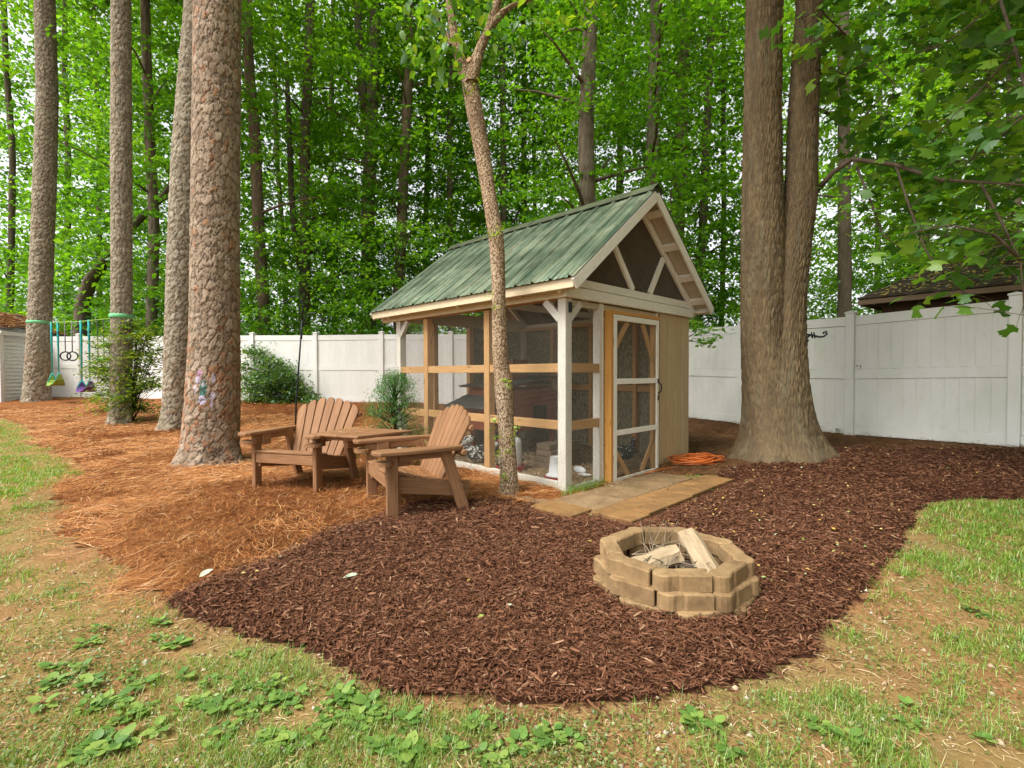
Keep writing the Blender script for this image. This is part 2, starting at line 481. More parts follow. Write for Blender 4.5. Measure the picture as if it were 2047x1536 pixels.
class MB:
    """collects shapes into one mesh"""
    def __init__(self): self.V = []; self.F = []
    def add(self, V, F):
        b = len(self.V)
        self.V += [tuple(v) for v in V]
        self.F += [tuple(b + i for i in f) for f in F]
    def box(self, c, s, M3=None):
        x, y, z = (s[0] / 2, s[1] / 2, s[2] / 2)
        P = [Vector((a * x, b * y, d * z)) for d in (-1, 1) for b in (-1, 1) for a in (-1, 1)]
        if M3 is not None: P = [M3 @ p for p in P]
        self.add([p + Vector(c) for p in P], [(0, 2, 3, 1), (4, 5, 7, 6), (0, 1, 5, 4), (2, 6, 7, 3), (0, 4, 6, 2), (1, 3, 7, 5)])
    def tube(self, pts, rad, n=8, cap=True):
        pts = [Vector(p) for p in pts]
        if not hasattr(rad, '__len__'): rad = [rad] * len(pts)
        base = len(self.V)
        ref = Vector((0.3, 0.9, 0.31))
        for i, p in enumerate(pts):
            t = (pts[min(i + 1, len(pts) - 1)] - pts[max(i - 1, 0)]).normalized()
            a = t.cross(ref)
            if a.length < 0.15: a = t.cross(Vector((1, 0, 0)))
            a.normalize(); b = t.cross(a)
            for k in range(n):
                w = 2 * math.pi * k / n
                self.V.append(tuple(p + (a * math.cos(w) + b * math.sin(w)) * rad[i]))
        for i in range(len(pts) - 1):
            for k in range(n):
                k2 = (k + 1) % n
                self.F.append((base + i * n + k, base + i * n + k2, base + (i + 1) * n + k2, base + (i + 1) * n + k))
        if cap:
            self.F.append(tuple(base + k for k in range(n))[::-1])
            self.F.append(tuple(base + (len(pts) - 1) * n + k for k in range(n)))
    def lathe(self, prof, c=(0, 0, 0), n=20):
        base = len(self.V)
        for r, z in prof:
            for k in range(n):
                w = 2 * math.pi * k / n
                self.V.append((c[0] + r * math.cos(w), c[1] + r * math.sin(w), c[2] + z))
        for i in range(len(prof) - 1):
            for k in range(n):
                k2 = (k + 1) % n
                self.F.append((base + i * n + k, base + i * n + k2, base + (i + 1) * n + k2, base + (i + 1) * n + k))
        self.F.append(tuple(base + k for k in range(n))[::-1])
        self.F.append(tuple(base + (len(prof) - 1) * n + k for k in range(n)))
    def prism(self, poly, z0, z1):
        n = len(poly)
        self.add([(p[0], p[1], z0) for p in poly] + [(p[0], p[1], z1) for p in poly],
                 [tuple(range(n))[::-1], tuple(range(n, 2 * n))] + [(i, (i + 1) % n, n + (i + 1) % n, n + i) for i in range(n)])
    def build(self, name, mat, parent=None, smooth=False, loc=None):
        return mk(name, self.V, self.F, mat, parent, smooth, None, loc)

_cb = {}
def cbox_mesh(l, w, h, c, mat):
    """chamfered board, length on X, 26 faces"""
    key = (round(l, 3), round(w, 3), round(h, 3), round(c, 4), mat.name)
    if key in _cb: return _cb[key]
    H = (l / 2, w / 2, h / 2)
    c = min(c, 0.4 * min(H) * 2)
    V, idx = [], {}
    for sx in (-1, 1):
        for sy in (-1, 1):
            for sz in (-1, 1):
                for ax in range(3):
                    p = [sx * (H[0] - c), sy * (H[1] - c), sz * (H[2] - c)]
                    p[ax] = (sx, sy, sz)[ax] * H[ax]
                    idx[(sx, sy, sz, ax)] = len(V); V.append(p)
    F = []
    for ax in range(3):
        o1, o2 = [a for a in range(3) if a != ax]
        for s in (-1, 1):
            q = []
            for a, b in ((-1, -1), (1, -1), (1, 1), (-1, 1)):
                k = [0, 0, 0]; k[ax] = s; k[o1] = a; k[o2] = b
                q.append(idx[(*k, ax)])
            F.append(q)
    for ax in range(3):
        o1, o2 = [a for a in range(3) if a != ax]
        for a in (-1, 1):
            for b in (-1, 1):
                k0 = [0, 0, 0]; k0[o1] = a; k0[o2] = b; k1 = list(k0)
                k0[ax] = -1; k1[ax] = 1
                F.append([idx[(*k0, o1)], idx[(*k1, o1)], idx[(*k1, o2)], idx[(*k0, o2)]])
    for sx in (-1, 1):
        for sy in (-1, 1):
            for sz in (-1, 1):
                F.append([idx[(sx, sy, sz, a)] for a in range(3)])
    # outward winding
    F2 = []
    for f in F:
        P = [Vector(V[i]) for i in f]
        n = (P[1] - P[0]).cross(P[2] - P[0])
        cen = sum(P, Vector()) / len(P)
        F2.append(f if n.dot(cen) > 0 else f[::-1])
    me = meshdata('board', V, F2, mat)
    _cb[key] = me
    return me

def board(name, parent, p0, p1, w, t, mat, up=(0, 0, 1), ch=0.003, ext=0.0):
    """straight board from p0 to p1; width w on the 'up' side, thickness t"""
    p0, p1 = Vector(p0), Vector(p1)
    X = (p1 - p0); L = X.length + 2 * ext; X.normalize()
    Z = Vector(up); Z = (Z - X * Z.dot(X)).normalized()
    Y = Z.cross(X)
    o = bpy.data.objects.new(name, cbox_mesh(L, t, w, ch, mat))
    m = Matrix.Identity(4)
    for i in range(3):
        m[i][0], m[i][1], m[i][2], m[i][3] = X[i], Y[i], Z[i], (p0[i] + p1[i]) / 2
    link(o, parent)
    o.matrix_local = m
    return o

def tubeobj(name, parent, pts, rad, mat, n=8, smooth=True):
    m = MB(); m.tube(pts, rad, n)
    return m.build(name, mat, parent, smooth)

# ------------------------------------------------------------------ numpy noise
def _h(ix, iy, s):
    n = (ix.astype(np.int64) * 374761393 + iy.astype(np.int64) * 668265263 + s * 982451653) & 0x7fffffff
    n = ((n ^ (n >> 13)) * 1274126177) & 0x7fffffff
    n = ((n ^ (n >> 16)) * 2246822519) & 0x7fffffff
    return (n & 0xffffff) / float(0xffffff)
def vnoise(x, y, s=0):
    x = np.asarray(x, float); y = np.asarray(y, float)
    ix, iy = np.floor(x), np.floor(y)
    fx, fy = x - ix, y - iy
    fx, fy = fx * fx * (3 - 2 * fx), fy * fy * (3 - 2 * fy)
    a, b, c, d = _h(ix, iy, s), _h(ix + 1, iy, s), _h(ix, iy + 1, s), _h(ix + 1, iy + 1, s)
    return (a * (1 - fx) + b * fx) * (1 - fy) + (c * (1 - fx) + d * fx) * fy
def fbm(x, y, s=0, o=4):
    v, a, t = 0, 1.0, 0
    for i in range(o):
        v = v + a * vnoise(x * 2 ** i, y * 2 ** i, s + i * 17); t += a; a *= 0.5
    return v / t
def worley(u, v, nu, s=0, jit=0.85):
    """u wraps over nu cells; returns F1, F2, cell random"""
    iu, iv = np.floor(u), np.floor(v)
    f1 = np.full(u.shape, 9.0); f2 = np.full(u.shape, 9.0); cr = np.zeros(u.shape)
    for du in (-1, 0, 1):
        for dv in (-1, 0, 1):
            cu, cv = iu + du, iv + dv
            cw = np.mod(cu, nu)
            px = cu + 0.5 + (_h(cw, cv, s) - 0.5) * jit
            py = cv + 0.5 + (_h(cw, cv, s + 5) - 0.5) * jit
            d = np.hypot(px - u, py - v)
            nearer = d < f1
            f2 = np.where(nearer, f1, np.minimum(f2, d))
            cr = np.where(nearer, _h(cw, cv, s + 9), cr)
            f1 = np.where(nearer, d, f1)
    return f1, f2, cr
def sstep(a, b, x):
    t = np.clip((x - a) / (b - a), 0, 1)
    return t * t * (3 - 2 * t)

# ------------------------------------------------------------------ terrain
CC = np.array([0.516, 4.7592]); YAW = R(44.64)
UU = np.array([math.cos(YAW), math.sin(YAW)]); VV = np.array([-math.sin(YAW), math.cos(YAW)])
CL, CW = 3.04, 2.565
def coop_local(x, y):
    dx, dy = x - CC[0], y - CC[1]
    return dx * UU[0] + dy * UU[1], dx * VV[0] + dy * VV[1]
def coop_world(a, b):
    p = CC + a * UU + b * VV
    return float(p[0]), float(p[1])
def softp(t, s=0.6):
    return s * np.logaddexp(0, np.asarray(t, float) / s)
TREE_TWIN = (3.36, 6.15)
def gz(x, y):
    x = np.asarray(x, float); y = np.asarray(y, float)
    z = 0.062 * softp(y - 6.9) + 0.085 * softp(x - 3.5)
    z = np.where(y > 18, z - 0.03 * (y - 18), z)
    lu, lv = coop_local(x, y)
    d = np.hypot(np.maximum(np.maximum(-0.15 - lu, lu - CW - 0.1), 0), np.maximum(np.maximum(-0.9 - lv, lv - CL - 0.1), 0))
    z = z * sstep(0.0, 1.3, d)
    z = z + 0.10 * np.exp(-((x - TREE_TWIN[0]) ** 2 + (y - TREE_TWIN[1]) ** 2) / 0.8)
    near = sstep(0.05, 0.5, d)
    z = z + near * 0.035 * (fbm(x * 1.1, y * 1.1, 3) - 0.5) + near * 0.016 * (fbm(x * 5, y * 5, 9) - 0.5)
    return z
def g(x, y): return float(gz(np.array([x]), np.array([y]))[0])
def ray(px, py):
    x, y = px - 1023.5, py - 768
    c, s = math.cos(ROLL), math.sin(ROLL)
    xx, yy = x * c + y * s, -x * s + y * c
    d = (xx / FPX, 1.0, -yy / FPX)
    c, s = math.cos(PITCH), math.sin(PITCH)
    return np.array([d[0], d[1] * c + d[2] * s, -d[1] * s + d[2] * c])
def at(px, py, dz=0.0):
    """ground point seen at a photo pixel"""
    r = ray(px, py); z = 0.0
    for _ in range(30):
        t = (z + dz - EYE) / r[2]
        z = 0.5 * z + 0.5 * g(r[0] * t, r[1] * t)
    t = (z + dz - EYE) / r[2]
    return np.array([r[0] * t, r[1] * t, z + dz])
def atY(px, py, Y):
    r = ray(px, py); t = Y / r[1]
    return Vector((r[0] * t, Y, r[2] * t + EYE))
def XY(px, Y): return (px - 1023.5) / FPX * Y

def inpoly(x, y, P):
    ins = np.zeros(x.shape, bool)
    n = len(P)
    for i in range(n):
        x0, y0 = P[i]; x1, y1 = P[(i + 1) % n]
        c = (y0 > y) != (y1 > y)
        with np.errstate(divide='ignore', invalid='ignore'):
            xi = (x1 - x0) * (y - y0) / (y1 - y0 + 1e-12) + x0
        ins ^= c & (x < xi)
    return ins
def edged(x, y, P):
    d = np.full(x.shape, 1e9)
    n = len(P)
    for i in range(n):
        x0, y0 = P[i]; x1, y1 = P[(i + 1) % n]
        L = (x1 - x0) ** 2 + (y1 - y0) ** 2 + 1e-9
        t = np.clip(((x - x0) * (x1 - x0) + (y - y0) * (y1 - y0)) / L, 0, 1)
        d = np.minimum(d, np.hypot(x - x0 - t * (x1 - x0), y - y0 - t * (y1 - y0)))
    return d
def sdist(x, y, P):
    d = edged(x, y, P)
    return np.where(inpoly(x, y, P), d, -d)

MULCH_PX = [(325, 1205), (420, 1247), (600, 1303), (690, 1343), (760, 1378), (860, 1398), (1000, 1406), (1150, 1404), (1260, 1399),
            (1400, 1386), (1480, 1366), (1560, 1335), (1610, 1310), (1645, 1275), (1680, 1240), (1705, 1210), (1745, 1170), (1790, 1122),
            (1815, 1085), (1822, 1050), (1835, 1022), (1870, 1003), (1950, 1000), (2047, 1001)]
MULCH = [tuple(at(*p)[:2]) for p in MULCH_PX] + [(6.5, 4.6), (6.9, 5.2), (6.2, 5.75), (5.3, 6.35), (4.35, 6.55), (3.7, 6.5), (3.3, 6.05), (2.9, 5.95), (2.45, 5.75), (2.2, 5.35)]
MULCH += [coop_world(1.4, -0.55), coop_world(-0.3, -0.4)]
MULCH += [tuple(at(*p)[:2]) for p in [(1010, 1003), (940, 1003), (860, 1000), (800, 1012), (740, 1042), (650, 1064), (560, 1112), (470, 1142), (400, 1166)]]
STRAW_PX = [(330, 1200), (262, 1172), (225, 1150), (222, 1112), (200, 1092), (140, 1076), (112, 1050), (97, 1030), (105, 1000), (112, 965), (150, 945), (145, 924), (100, 905), (45, 872), (55, 850)]
STRAW = [tuple(at(*p)[:2]) for p in STRAW_PX] + [(-14.5, 12.6), (-15.5, 13.4), (-14.3, 15.2), (-10.6, 14.5), (2.3, 12.4), (4.3, 9.3), (5.3, 7.75), (6.4, 6.0), (6.9, 5.2), (5.5, 5.6), (4.0, 5.9),
          (2.4, 5.55), coop_world(1.4, -0.3), coop_world(-0.25, -0.2)] + [tuple(at(*p)[:2]) for p in [(1010, 1020), (900, 1022), (800, 1030), (740, 1055), (650, 1078), (560, 1125), (470, 1157), (400, 1183)]]
def path_d(x, y):
    u, v = coop_local(x, y)
    q = lambda u0, u1, v0, v1: np.hypot(np.maximum(np.maximum(u0 - u, u - u1), 0), np.maximum(np.maximum(v0 - v, v - v1), 0))
    return np.minimum(np.minimum(q(-0.43, 1.655, -1.0, 0.0), q(-0.645, -0.345, -0.575, -0.1)), q(0.0, CW, 0.0, CL))
def mulch_d(x, y):
    d = sdist(x, y, MULCH) + 0.10 * (fbm(x * 3.2, y * 3.2, 41) - 0.5) + 0.05 * (fbm(x * 14, y * 14, 43) - 0.5)
    return np.minimum(d, path_d(x, y) - 0.012)
def straw_d(x, y): return sdist(x, y, STRAW) + 0.32 * (fbm(x * 1.9, y * 1.9, 51) - 0.5) + 0.14 * (fbm(x * 9, y * 9, 53) - 0.5)
def mulch_h(x, y): return 0.045 * sstep(0.0, 0.22, mulch_d(x, y)) + 0.022 * (fbm(x * 7, y * 7, 61) - 0.5)
def straw_h(x, y): return 0.035 * sstep(0.0, 0.4, straw_d(x, y)) + 0.045 * (fbm(x * 3.6, y * 3.6, 71) - 0.5)

def grid(xs, ys, zf):
    X, Y = np.meshgrid(xs, ys)
    V = np.stack([X.ravel(), Y.ravel(), zf(X.ravel(), Y.ravel())], 1)
    nx, ny = len(xs), len(ys)
    i = (np.arange(ny - 1)[:, None] * nx + np.arange(nx - 1)[None]).ravel()
    return V, np.stack([i, i + 1, i + nx + 1, i + nx], 1)
def graded(a, b, fine0, fine1, step, grow=1.25):
    xs = list(np.arange(fine0, fine1, step))
    s, x = step, fine1
    while x < b: xs.append(x); s *= grow; x += s
    xs.append(b)
    s, x = step * grow, fine0 - step * grow
    pre = []
    while x > a: pre.append(x); s *= grow; x -= s
    pre.append(a)
    return np.array(pre[::-1] + xs)
V, F = grid(graded(-400, 400, -5, 6, 0.06), graded(-60, 600, 1.0, 8, 0.06), gz)
ground = mk('ground', V, F, M['dirt'], smooth=True); ground['kind'] = 'structure'
# leaf-littered woodland floor beyond the fence
V, F = grid(graded(-300, 300, -20, 20, 1.0), np.concatenate([np.arange(13.2, 40, 1.0), np.linspace(41, 500, 24)]), lambda x, y: gz(x, y) + 0.06)
k = (V[F].mean(1)[:, 1] > 15.4 + np.abs(V[F].mean(1)[:, 0] + 3) * 0.0) | ((V[F].mean(1)[:, 0] > 3.5) & (V[F].mean(1)[:, 1] > 13.2))
woodland = mk('woodland_floor', V, F[k], forestfloor(), smooth=True); woodland['kind'] = 'structure'

def bed(name, dfun, hfun, mat, x0, x1, y0, y1, lim, step=0.05, lift=0.006):
    V, F = grid(np.arange(x0, x1, step), np.arange(y0, y1, step), lambda x, y: gz(x, y))
    keepc = dfun(V[:, 0], V[:, 1])
    V[:, 2] += hfun(V[:, 0], V[:, 1]) + np.where(keepc < 0.03, -0.006, lift)
    k = (keepc[F] > -0.02).all(1)
    lu, lv = coop_local(V[F].mean(1)[:, 0], V[F].mean(1)[:, 1])
    k &= ~((lu > 0.04) & (lu < CW - 0.04) & (lv > 0.04) & (lv < CL - 0.04))
    F = F[k]
    use = np.unique(F); mp = np.zeros(len(V), int); mp[use] = np.arange(len(use))
    o = mk(name, V[use], mp[F], mat, smooth=True); o['kind'] = 'structure'
    return o
bed('pine_straw_bed', straw_d, straw_h, M['straw'], -16, 7.2, 2.2, 15.4, None, 0.07)
bed('mulch_bed', mulch_d, lambda x, y: mulch_h(x, y) + 0.012, M['mulch'], -2.4, 7.2, 1.4, 6.9, None, 0.045)
def top(x, y):
    """height of the visible ground surface, beds included"""
    x = np.asarray(x, float); y = np.asarray(y, float)
    z = gz(x, y)
    zs = z + np.where(straw_d(x, y) > 0, straw_h(x, y) + 0.006, 0)
    zm = z + np.where(mulch_d(x, y) > 0, mulch_h(x, y) + 0.018, 0)
    return np.maximum(np.maximum(z, zs), zm)
def tp(x, y): return float(top(np.array([x]), np.array([y]))[0])

# ------------------------------------------------------------------ chicken coop
coop = thing('chicken_coop', 'open timber chicken coop with green metal gable roof and wire walls', 'chicken coop', (CC[0], CC[1], 0), YAW)
ZB = 1.8987
WH, ST, OJ = M['white'], M['pine_stud'], M['orange_jamb']
def cb(name, a, b, w, t, m=WH, up=(0, 0, 1), ext=0, p=coop, ch=0.003): return board(name, p, a, b, w, t, m, up, ch, ext)
# corner posts
for (x, y) in ((0.05, 0.05), (0.05, CL - 0.05), (CW - 0.05, CL - 0.05), (CW - 0.06, 0.06)):
    cb('post', (x, y, -0.06), (x, y, ZB), 0.098, 0.098, WH, up=(1, 0, 0))
cb('post', (0.60, 0.045, -0.03), (0.60, 0.045, ZB), 0.088, 0.072, WH, up=(0, 1, 0))
cb('post', (1.76, 0.045, 0.0), (1.76, 0.045, ZB), 0.07, 0.05, WH, up=(0, 1, 0))
# bare pine studs and rails of the wire walls
for y in (1.145, 2.335):
    cb('stud', (0.045, y, 0.10), (0.045, y, ZB - 0.02), 0.088, 0.09, ST, up=(0, 1, 0))
for y0, y1 in ((0.10, 1.10), (1.19, 2.29), (2.38, CL - 0.10)):
    for z in (1.224, 0.660):
        cb('rail', (0.03, y0, z), (0.03, y1, z), 0.088, 0.04, ST)
for z in (1.224, 0.655):
    cb('rail', (0.10, 0.02, z), (0.563, 0.02, z), 0.092, 0.038, ST)
cb('sill', (0.02, 0.10, 0.05), (0.02, CL - 0.10, 0.05), 0.11, 0.045, WH)
cb('sill', (0.10, 0.025, 0.015), (0.563, 0.025, 0.015), 0.075, 0.045, WH)
# end wall and inner studs
for x in (0.62, 1.30):
    cb('stud', (x, CL - 0.045, 0.05), (x, CL - 0.045, ZB), 0.088, 0.075, ST, up=(0, 1, 0))
for y in (0.75, 1.52, 2.3):
    cb('stud', (CW - 0.065, y, 0.05), (CW - 0.065, y, ZB), 0.088, 0.06, ST, up=(1, 0, 0))
cb('rail', (CW - 0.06, 0.12, 0.95), (CW - 0.06, CL - 0.12, 0.95), 0.088, 0.04, ST)
# corner braces under the eave beams
for s, (x, y) in ((1, (0.02, 0.10)), (-1, (0.02, CL - 0.10))):
    cb('corner_brace', (x, y - 0.02 * s, ZB - 0.20), (x, y + 0.17 * s, ZB - 0.01), 0.075, 0.04, WH)
cb('corner_brace', (0.085, 0.02, ZB - 0.19), (0.245, 0.02, ZB - 0.03), 0.075, 0.04, WH)
# eave beams
for x in (-0.022, CW + 0.022):
    cb('eave_beam', (x, -0.03, ZB + 0.055), (x, CL + 0.30, ZB + 0.055), 0.112, 0.04, M['cream'])
cb('top_plate', (0.045, 0.0, ZB + 0.02), (0.045, CL, ZB + 0.02), 0.09, 0.045, OJ, up=(1, 0, 0))
cb('top_plate', (CW - 0.045, 0.0, ZB + 0.02), (CW - 0.045, CL, ZB + 0.02), 0.09, 0.045, ST, up=(1, 0, 0))
cb('front_beam', (-0.045, -0.028, ZB + 0.055), (CW + 0.045, -0.028, ZB + 0.055), 0.105, 0.050, WH)
cb('header', (0.10, 0.03, ZB - 0.035), (CW - 0.11, 0.03, ZB - 0.035), 0.062, 0.03, M['cream'])
cb('bottom_chord', (-0.10, -0.014, ZB + 0.160), (CW + 0.16, -0.014, ZB + 0.160), 0.082, 0.036, WH)
cb('end_beam', (0.0, CL + 0.022, ZB + 0.055), (CW, CL + 0.022, ZB + 0.055), 0.11, 0.042, WH)
# gable truss
ZE, ZR, GO, BO, EO = 2.045, 3.20, 0.259, 0.362, 0.18
XM = CW / 2
sl = (ZR - ZE) / (XM + EO)
ca = math.atan(sl)
def rz_at(x): return ZR - sl * abs(x - XM)            # underside line of the metal
for ty, m in ((-0.022, WH), (1.52, WH), (CL + 0.02, WH)):
    for s in (-1, 1):
        xa, xb = XM + s * 0.022, XM + s * (XM + 0.14)
        d = 0.115
        cb('truss_chord', (xa, ty, rz_at(xa) - d), (xb, ty, rz_at(xb) - d), 0.085, 0.036, m)
    if ty > 1: cb('bottom_chord', (0.0, ty, ZB + 0.15), (CW, ty, ZB + 0.15), 0.085, 0.036, m)
    if ty < 2:
        yy = ty + (0.0 if ty > 0 else 0.002)
        cb('truss_web', (0.80, yy, 2.530), (1.165, yy, ZB + 0.205), 0.07, 0.034, m)
        cb('truss_web', (1.85, yy, 2.560), (1.535, yy, ZB + 0.205), 0.07, 0.034, m)
# sheathing under the metal, lookouts, rakes, fascia
def slope_board(name, s, xa, xb, y0, y1, off, th, mat):
    """panel following roof slope s(-1 left,1 right) between ridge distances xa..xb"""
    n = Vector((s * math.sin(ca), 0, math.cos(ca)))
    a = Vector((XM + s * xa, (y0 + y1) / 2, rz_at(XM + s * xa))) - n * off
    b = Vector((XM + s * xb, (y0 + y1) / 2, rz_at(XM + s * xb))) - n * off
    return board(name, coop, a, b, th, abs(y1 - y0), mat, up=n, ch=0.002)
for s in (-1, 1):
    for y0, y1 in ((-0.235, -0.045), (-0.040, 1.215), (1.220, CL + 0.33)):
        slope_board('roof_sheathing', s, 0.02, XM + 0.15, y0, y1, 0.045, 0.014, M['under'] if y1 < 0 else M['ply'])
    for xa in (0.16, 0.55, 0.95, 1.28):
        slope_board('lookout', s, xa, xa + 0.075, -0.232, -0.043, 0.073, 0.036, WH)
    for i, yy in enumerate((0.5, 1.0, 2.0, 2.5)):
        x0, x1 = XM + s * 0.02, XM + s * (XM + 0.1)
        cb('rafter', (x0, yy, rz_at(x0) - 0.125), (x1, yy, rz_at(x1) - 0.125), 0.085, 0.036, M['ply'])
    for ty, nm in ((-GO + 0.012, 'rake_board'), (CL + BO - 0.012, 'rake_board')):
        x0, x1 = XM + s * 0.001, XM + s * (XM + EO - 0.004)
        d = 0.072
        cb(nm, (x0, ty, rz_at(x0) - d), (x1, ty, rz_at(x1) - d), 0.105, 0.024, WH)
    xf = XM + s * (XM + EO - 0.014)
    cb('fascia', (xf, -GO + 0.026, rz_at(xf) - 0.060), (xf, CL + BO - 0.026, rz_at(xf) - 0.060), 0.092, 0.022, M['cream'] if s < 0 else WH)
    xs0, xs1 = XM + s * (XM + EO - 0.03), XM + s * (XM + 0.045)
    cb('soffit', (xs0, (CL + BO - GO) / 2, rz_at(xf) - 0.092), (xs1, (CL + BO - GO) / 2, rz_at(xf) - 0.092), 0.014, CL + BO + GO - 0.08, M['cream'])
# corrugated metal panels, four each side
def rib_profile(w):
    pts = []
    pitch = 0.2286
    y = 0.0
    while y < w - 1e-6:
        pts += [(y, 0.0), (y + 0.020, 0.0), (y + 0.034, 0.021), (y + 0.052, 0.021), (y + 0.066, 0.0), (y + 0.105, 0.0), (y + 0.112, 0.005), (y + 0.124, 0.005), (y + 0.131, 0.0), (y + 0.165, 0.0), (y + 0.172, 0.005), (y + 0.184, 0.005), (y + 0.191, 0.0)]
        y += pitch
    pts = [p for p in pts if p[0] < w] + [(w, 0.0)]
    return pts
RL = CL + BO + GO
pw = RL / 4
SLEN = (XM + EO + 0.018) / math.cos(ca)
for s in (-1, 1):
    for i in range(4):
        pr = rib_profile(pw + (0.05 if i < 3 else 0))
        V = []; F = []
        for j, (yy, h) in enumerate(pr):
            for k in range(2):
                d = k * SLEN
                V.append((yy, d, h + 0.012))
        for j in range(len(pr) - 1):
            F.append((2 * j, 2 * j + 2, 2 * j + 3, 2 * j + 1))
        n0 = len(V)
        V += [(v[0], v[1], v[2] - 0.002) for v in V]
        F += [tuple(n0 + q for q in f[::-1]) for f in F]
        for j in range(len(pr) - 1):
            F += [(2 * j + 1, 2 * j + 3, n0 + 2 * j + 3, n0 + 2 * j + 1), (2 * j, n0 + 2 * j, n0 + 2 * j + 2, 2 * j + 2)]
        o = mk('roof_panel', V, F, M['roof'], coop)
        m = Matrix.Identity(4)
        ex = Vector((0, 1, 0)); ey = Vector((s * math.cos(ca), 0, -math.sin(ca))); ez = Vector((s * math.sin(ca), 0, math.cos(ca)))
        org = Vector((XM, -GO + i * pw, ZR)) + ez * (0.001 * i)
        for r in range(3):
            m[r][0], m[r][1], m[r][2], m[r][3] = ex[r], ey[r], ez[r], org[r]
        o.matrix_local = m
# ridge cap: a bent strip resting on the ribs, dark gaps under its edge
mb = MB()
for s in (-1, 1):
    a = Vector((XM, 0, ZR + 0.062)); e = Vector((s * math.cos(ca), 0, -math.sin(ca)))
    p = [a, a + e * 0.135, a + e * 0.137 + Vector((0, 0, -0.012))]
    for y0, y1 in ((-GO - 0.012, 1.62), (1.60, CL + BO + 0.012)):
        up = Vector((0, 0, 0.0015 if y0 > 0 else 0))
        for q in range(2):
            mb.add([p[q] + Vector((0, y0, 0)) + up, p[q + 1] + Vector((0, y0, 0)) + up, p[q + 1] + Vector((0, y1, 0)) + up, p[q] + Vector((0, y1, 0)) + up], [(0, 1, 2, 3)])
mb.build('ridge_cap', M['ridge'], coop)
mb = MB()
for s in (-1, 1):
    for i in range(16):
        y = -GO + 0.043 + i * 0.2286
        if y > CL + BO: break
        n = Vector((s * math.sin(ca), 0, math.cos(ca)))
        for d in (0.30, 0.85, SLEN - 0.05):
            c = Vector((XM, y + 0.045, ZR)) + Vector((s * math.cos(ca), 0, -math.sin(ca))) * d + n * 0.014
            mb.tube([c, c + n * 0.008], 0.007, 6)
o = mb.build('roof_screws', M['dark_metal'], coop); o['kind'] = 'stuff'
# wire cloth
def wirecloth(name, o, ax, ay, lx, ly, par=coop, pitch=0.0127, r=0.00062):
    o, ax, ay = Vector(o), Vector(ax).normalized(), Vector(ay).normalized()
    az = ax.cross(ay)
    V = []; F = []
    def bar(p, q, side):
        b = len(V)
        for c in (p, q):
            for a in (0, 2.094, 4.189):
                V.append(c + side * (r * math.cos(a)) + az * (r * math.sin(a)))
        F.extend([(b, b + 1, b + 4, b + 3), (b + 1, b + 2, b + 5, b + 4), (b + 2, b, b + 3, b + 5)])
    for i in range(int(lx / pitch) + 1):
        bar(o + ax * (i * pitch), o + ax * (i * pitch) + ay * ly, ax)
    for j in range(int(ly / pitch) + 1):
        bar(o + ay * (j * pitch) + az * r, o + ay * (j * pitch) + ax * lx + az * r, ay)
    w = mk(name, V, F, M['wire'], par); w['kind'] = 'stuff'
    return w
wirecloth('wire_mesh', (-0.006, 0.0, 0.03), (0, 1, 0), (0, 0, 1), CL, ZB - 0.05)
wirecloth('wire_mesh', (0.0, -0.006, 0.0), (1, 0, 0), (0, 0, 1), 0.60, ZB - 0.02)
wirecloth('wire_mesh', (0.0, CL + 0.004, 0.03), (1, 0, 0), (0, 0, 1), 1.30, ZB - 0.05)
# gable wire: one triangle-filling strip set behind the truss
mb = MB()
x = 0.05
while x < CW - 0.05:
    z1 = rz_at(x) - 0.10
    if z1 > ZB + 0.2:
        mb.box((x, 0.004, (z1 + ZB + 0.15) / 2), (0.0013, 0.0013, z1 - ZB - 0.15))
    x += 0.0127
z = ZB + 0.2
while z < ZR - 0.12:
    h = (ZR - 0.10 - z) / sl
    mb.box((XM, 0.0055, z), (2 * h, 0.0013, 0.0013)); z += 0.0127
o = mb.build('wire_mesh', M['wire'], coop); o['kind'] = 'stuff'
# beige grooved siding: front strip, long rear side, part of the end wall
def siding(x0, y0, x1, y1, z0, z1, n, out):
    a, b = Vector((x0, y0, 0)), Vector((x1, y1, 0))
    d = (b - a) / n
    for i in range(n):
        p = a + d * (i + 0.5)
        w = d.length - 0.013
        board('siding_board', coop, (p.x, p.y, z0), (p.x, p.y, z1), w, 0.016, M['siding'], up=d, ch=0.003)
    q = a + (b - a) / 2 - Vector(out) * 0.010
    board('siding_backing', coop, (q.x, q.y, z0 + 0.005), (q.x, q.y, z1 - 0.005), (b - a).length - 0.02, 0.008, M['siding'], up=d, ch=0.001)
siding(1.80, -0.004, CW + 0.006, -0.004, -0.02, ZB - 0.002, 4, (0, -1, 0))
siding(CW + 0.006, 0.0, CW + 0.006, CL, -0.02, ZB - 0.002, 15, (1, 0, 0))
siding(1.345, CL + 0.004, CW, CL + 0.004, -0.02, ZB - 0.002, 6, (0, 1, 0))
for (y0, y1) in ((0.02, 1.2), (1.205, 2.4), (2.405, CL - 0.02)):
    board('wall_board', coop, (CW - 0.018, (y0 + y1) / 2, 0.02), (CW - 0.018, (y0 + y1) / 2, ZB - 0.02), y1 - y0, 0.012, M['osb'], up=(0, 1, 0), ch=0.001)
board('wall_board', coop, (1.95, CL - 0.014, 0.02), (1.95, CL - 0.014, ZB - 0.02), 1.18, 0.012, M['osb'], up=(1, 0, 0), ch=0.001)
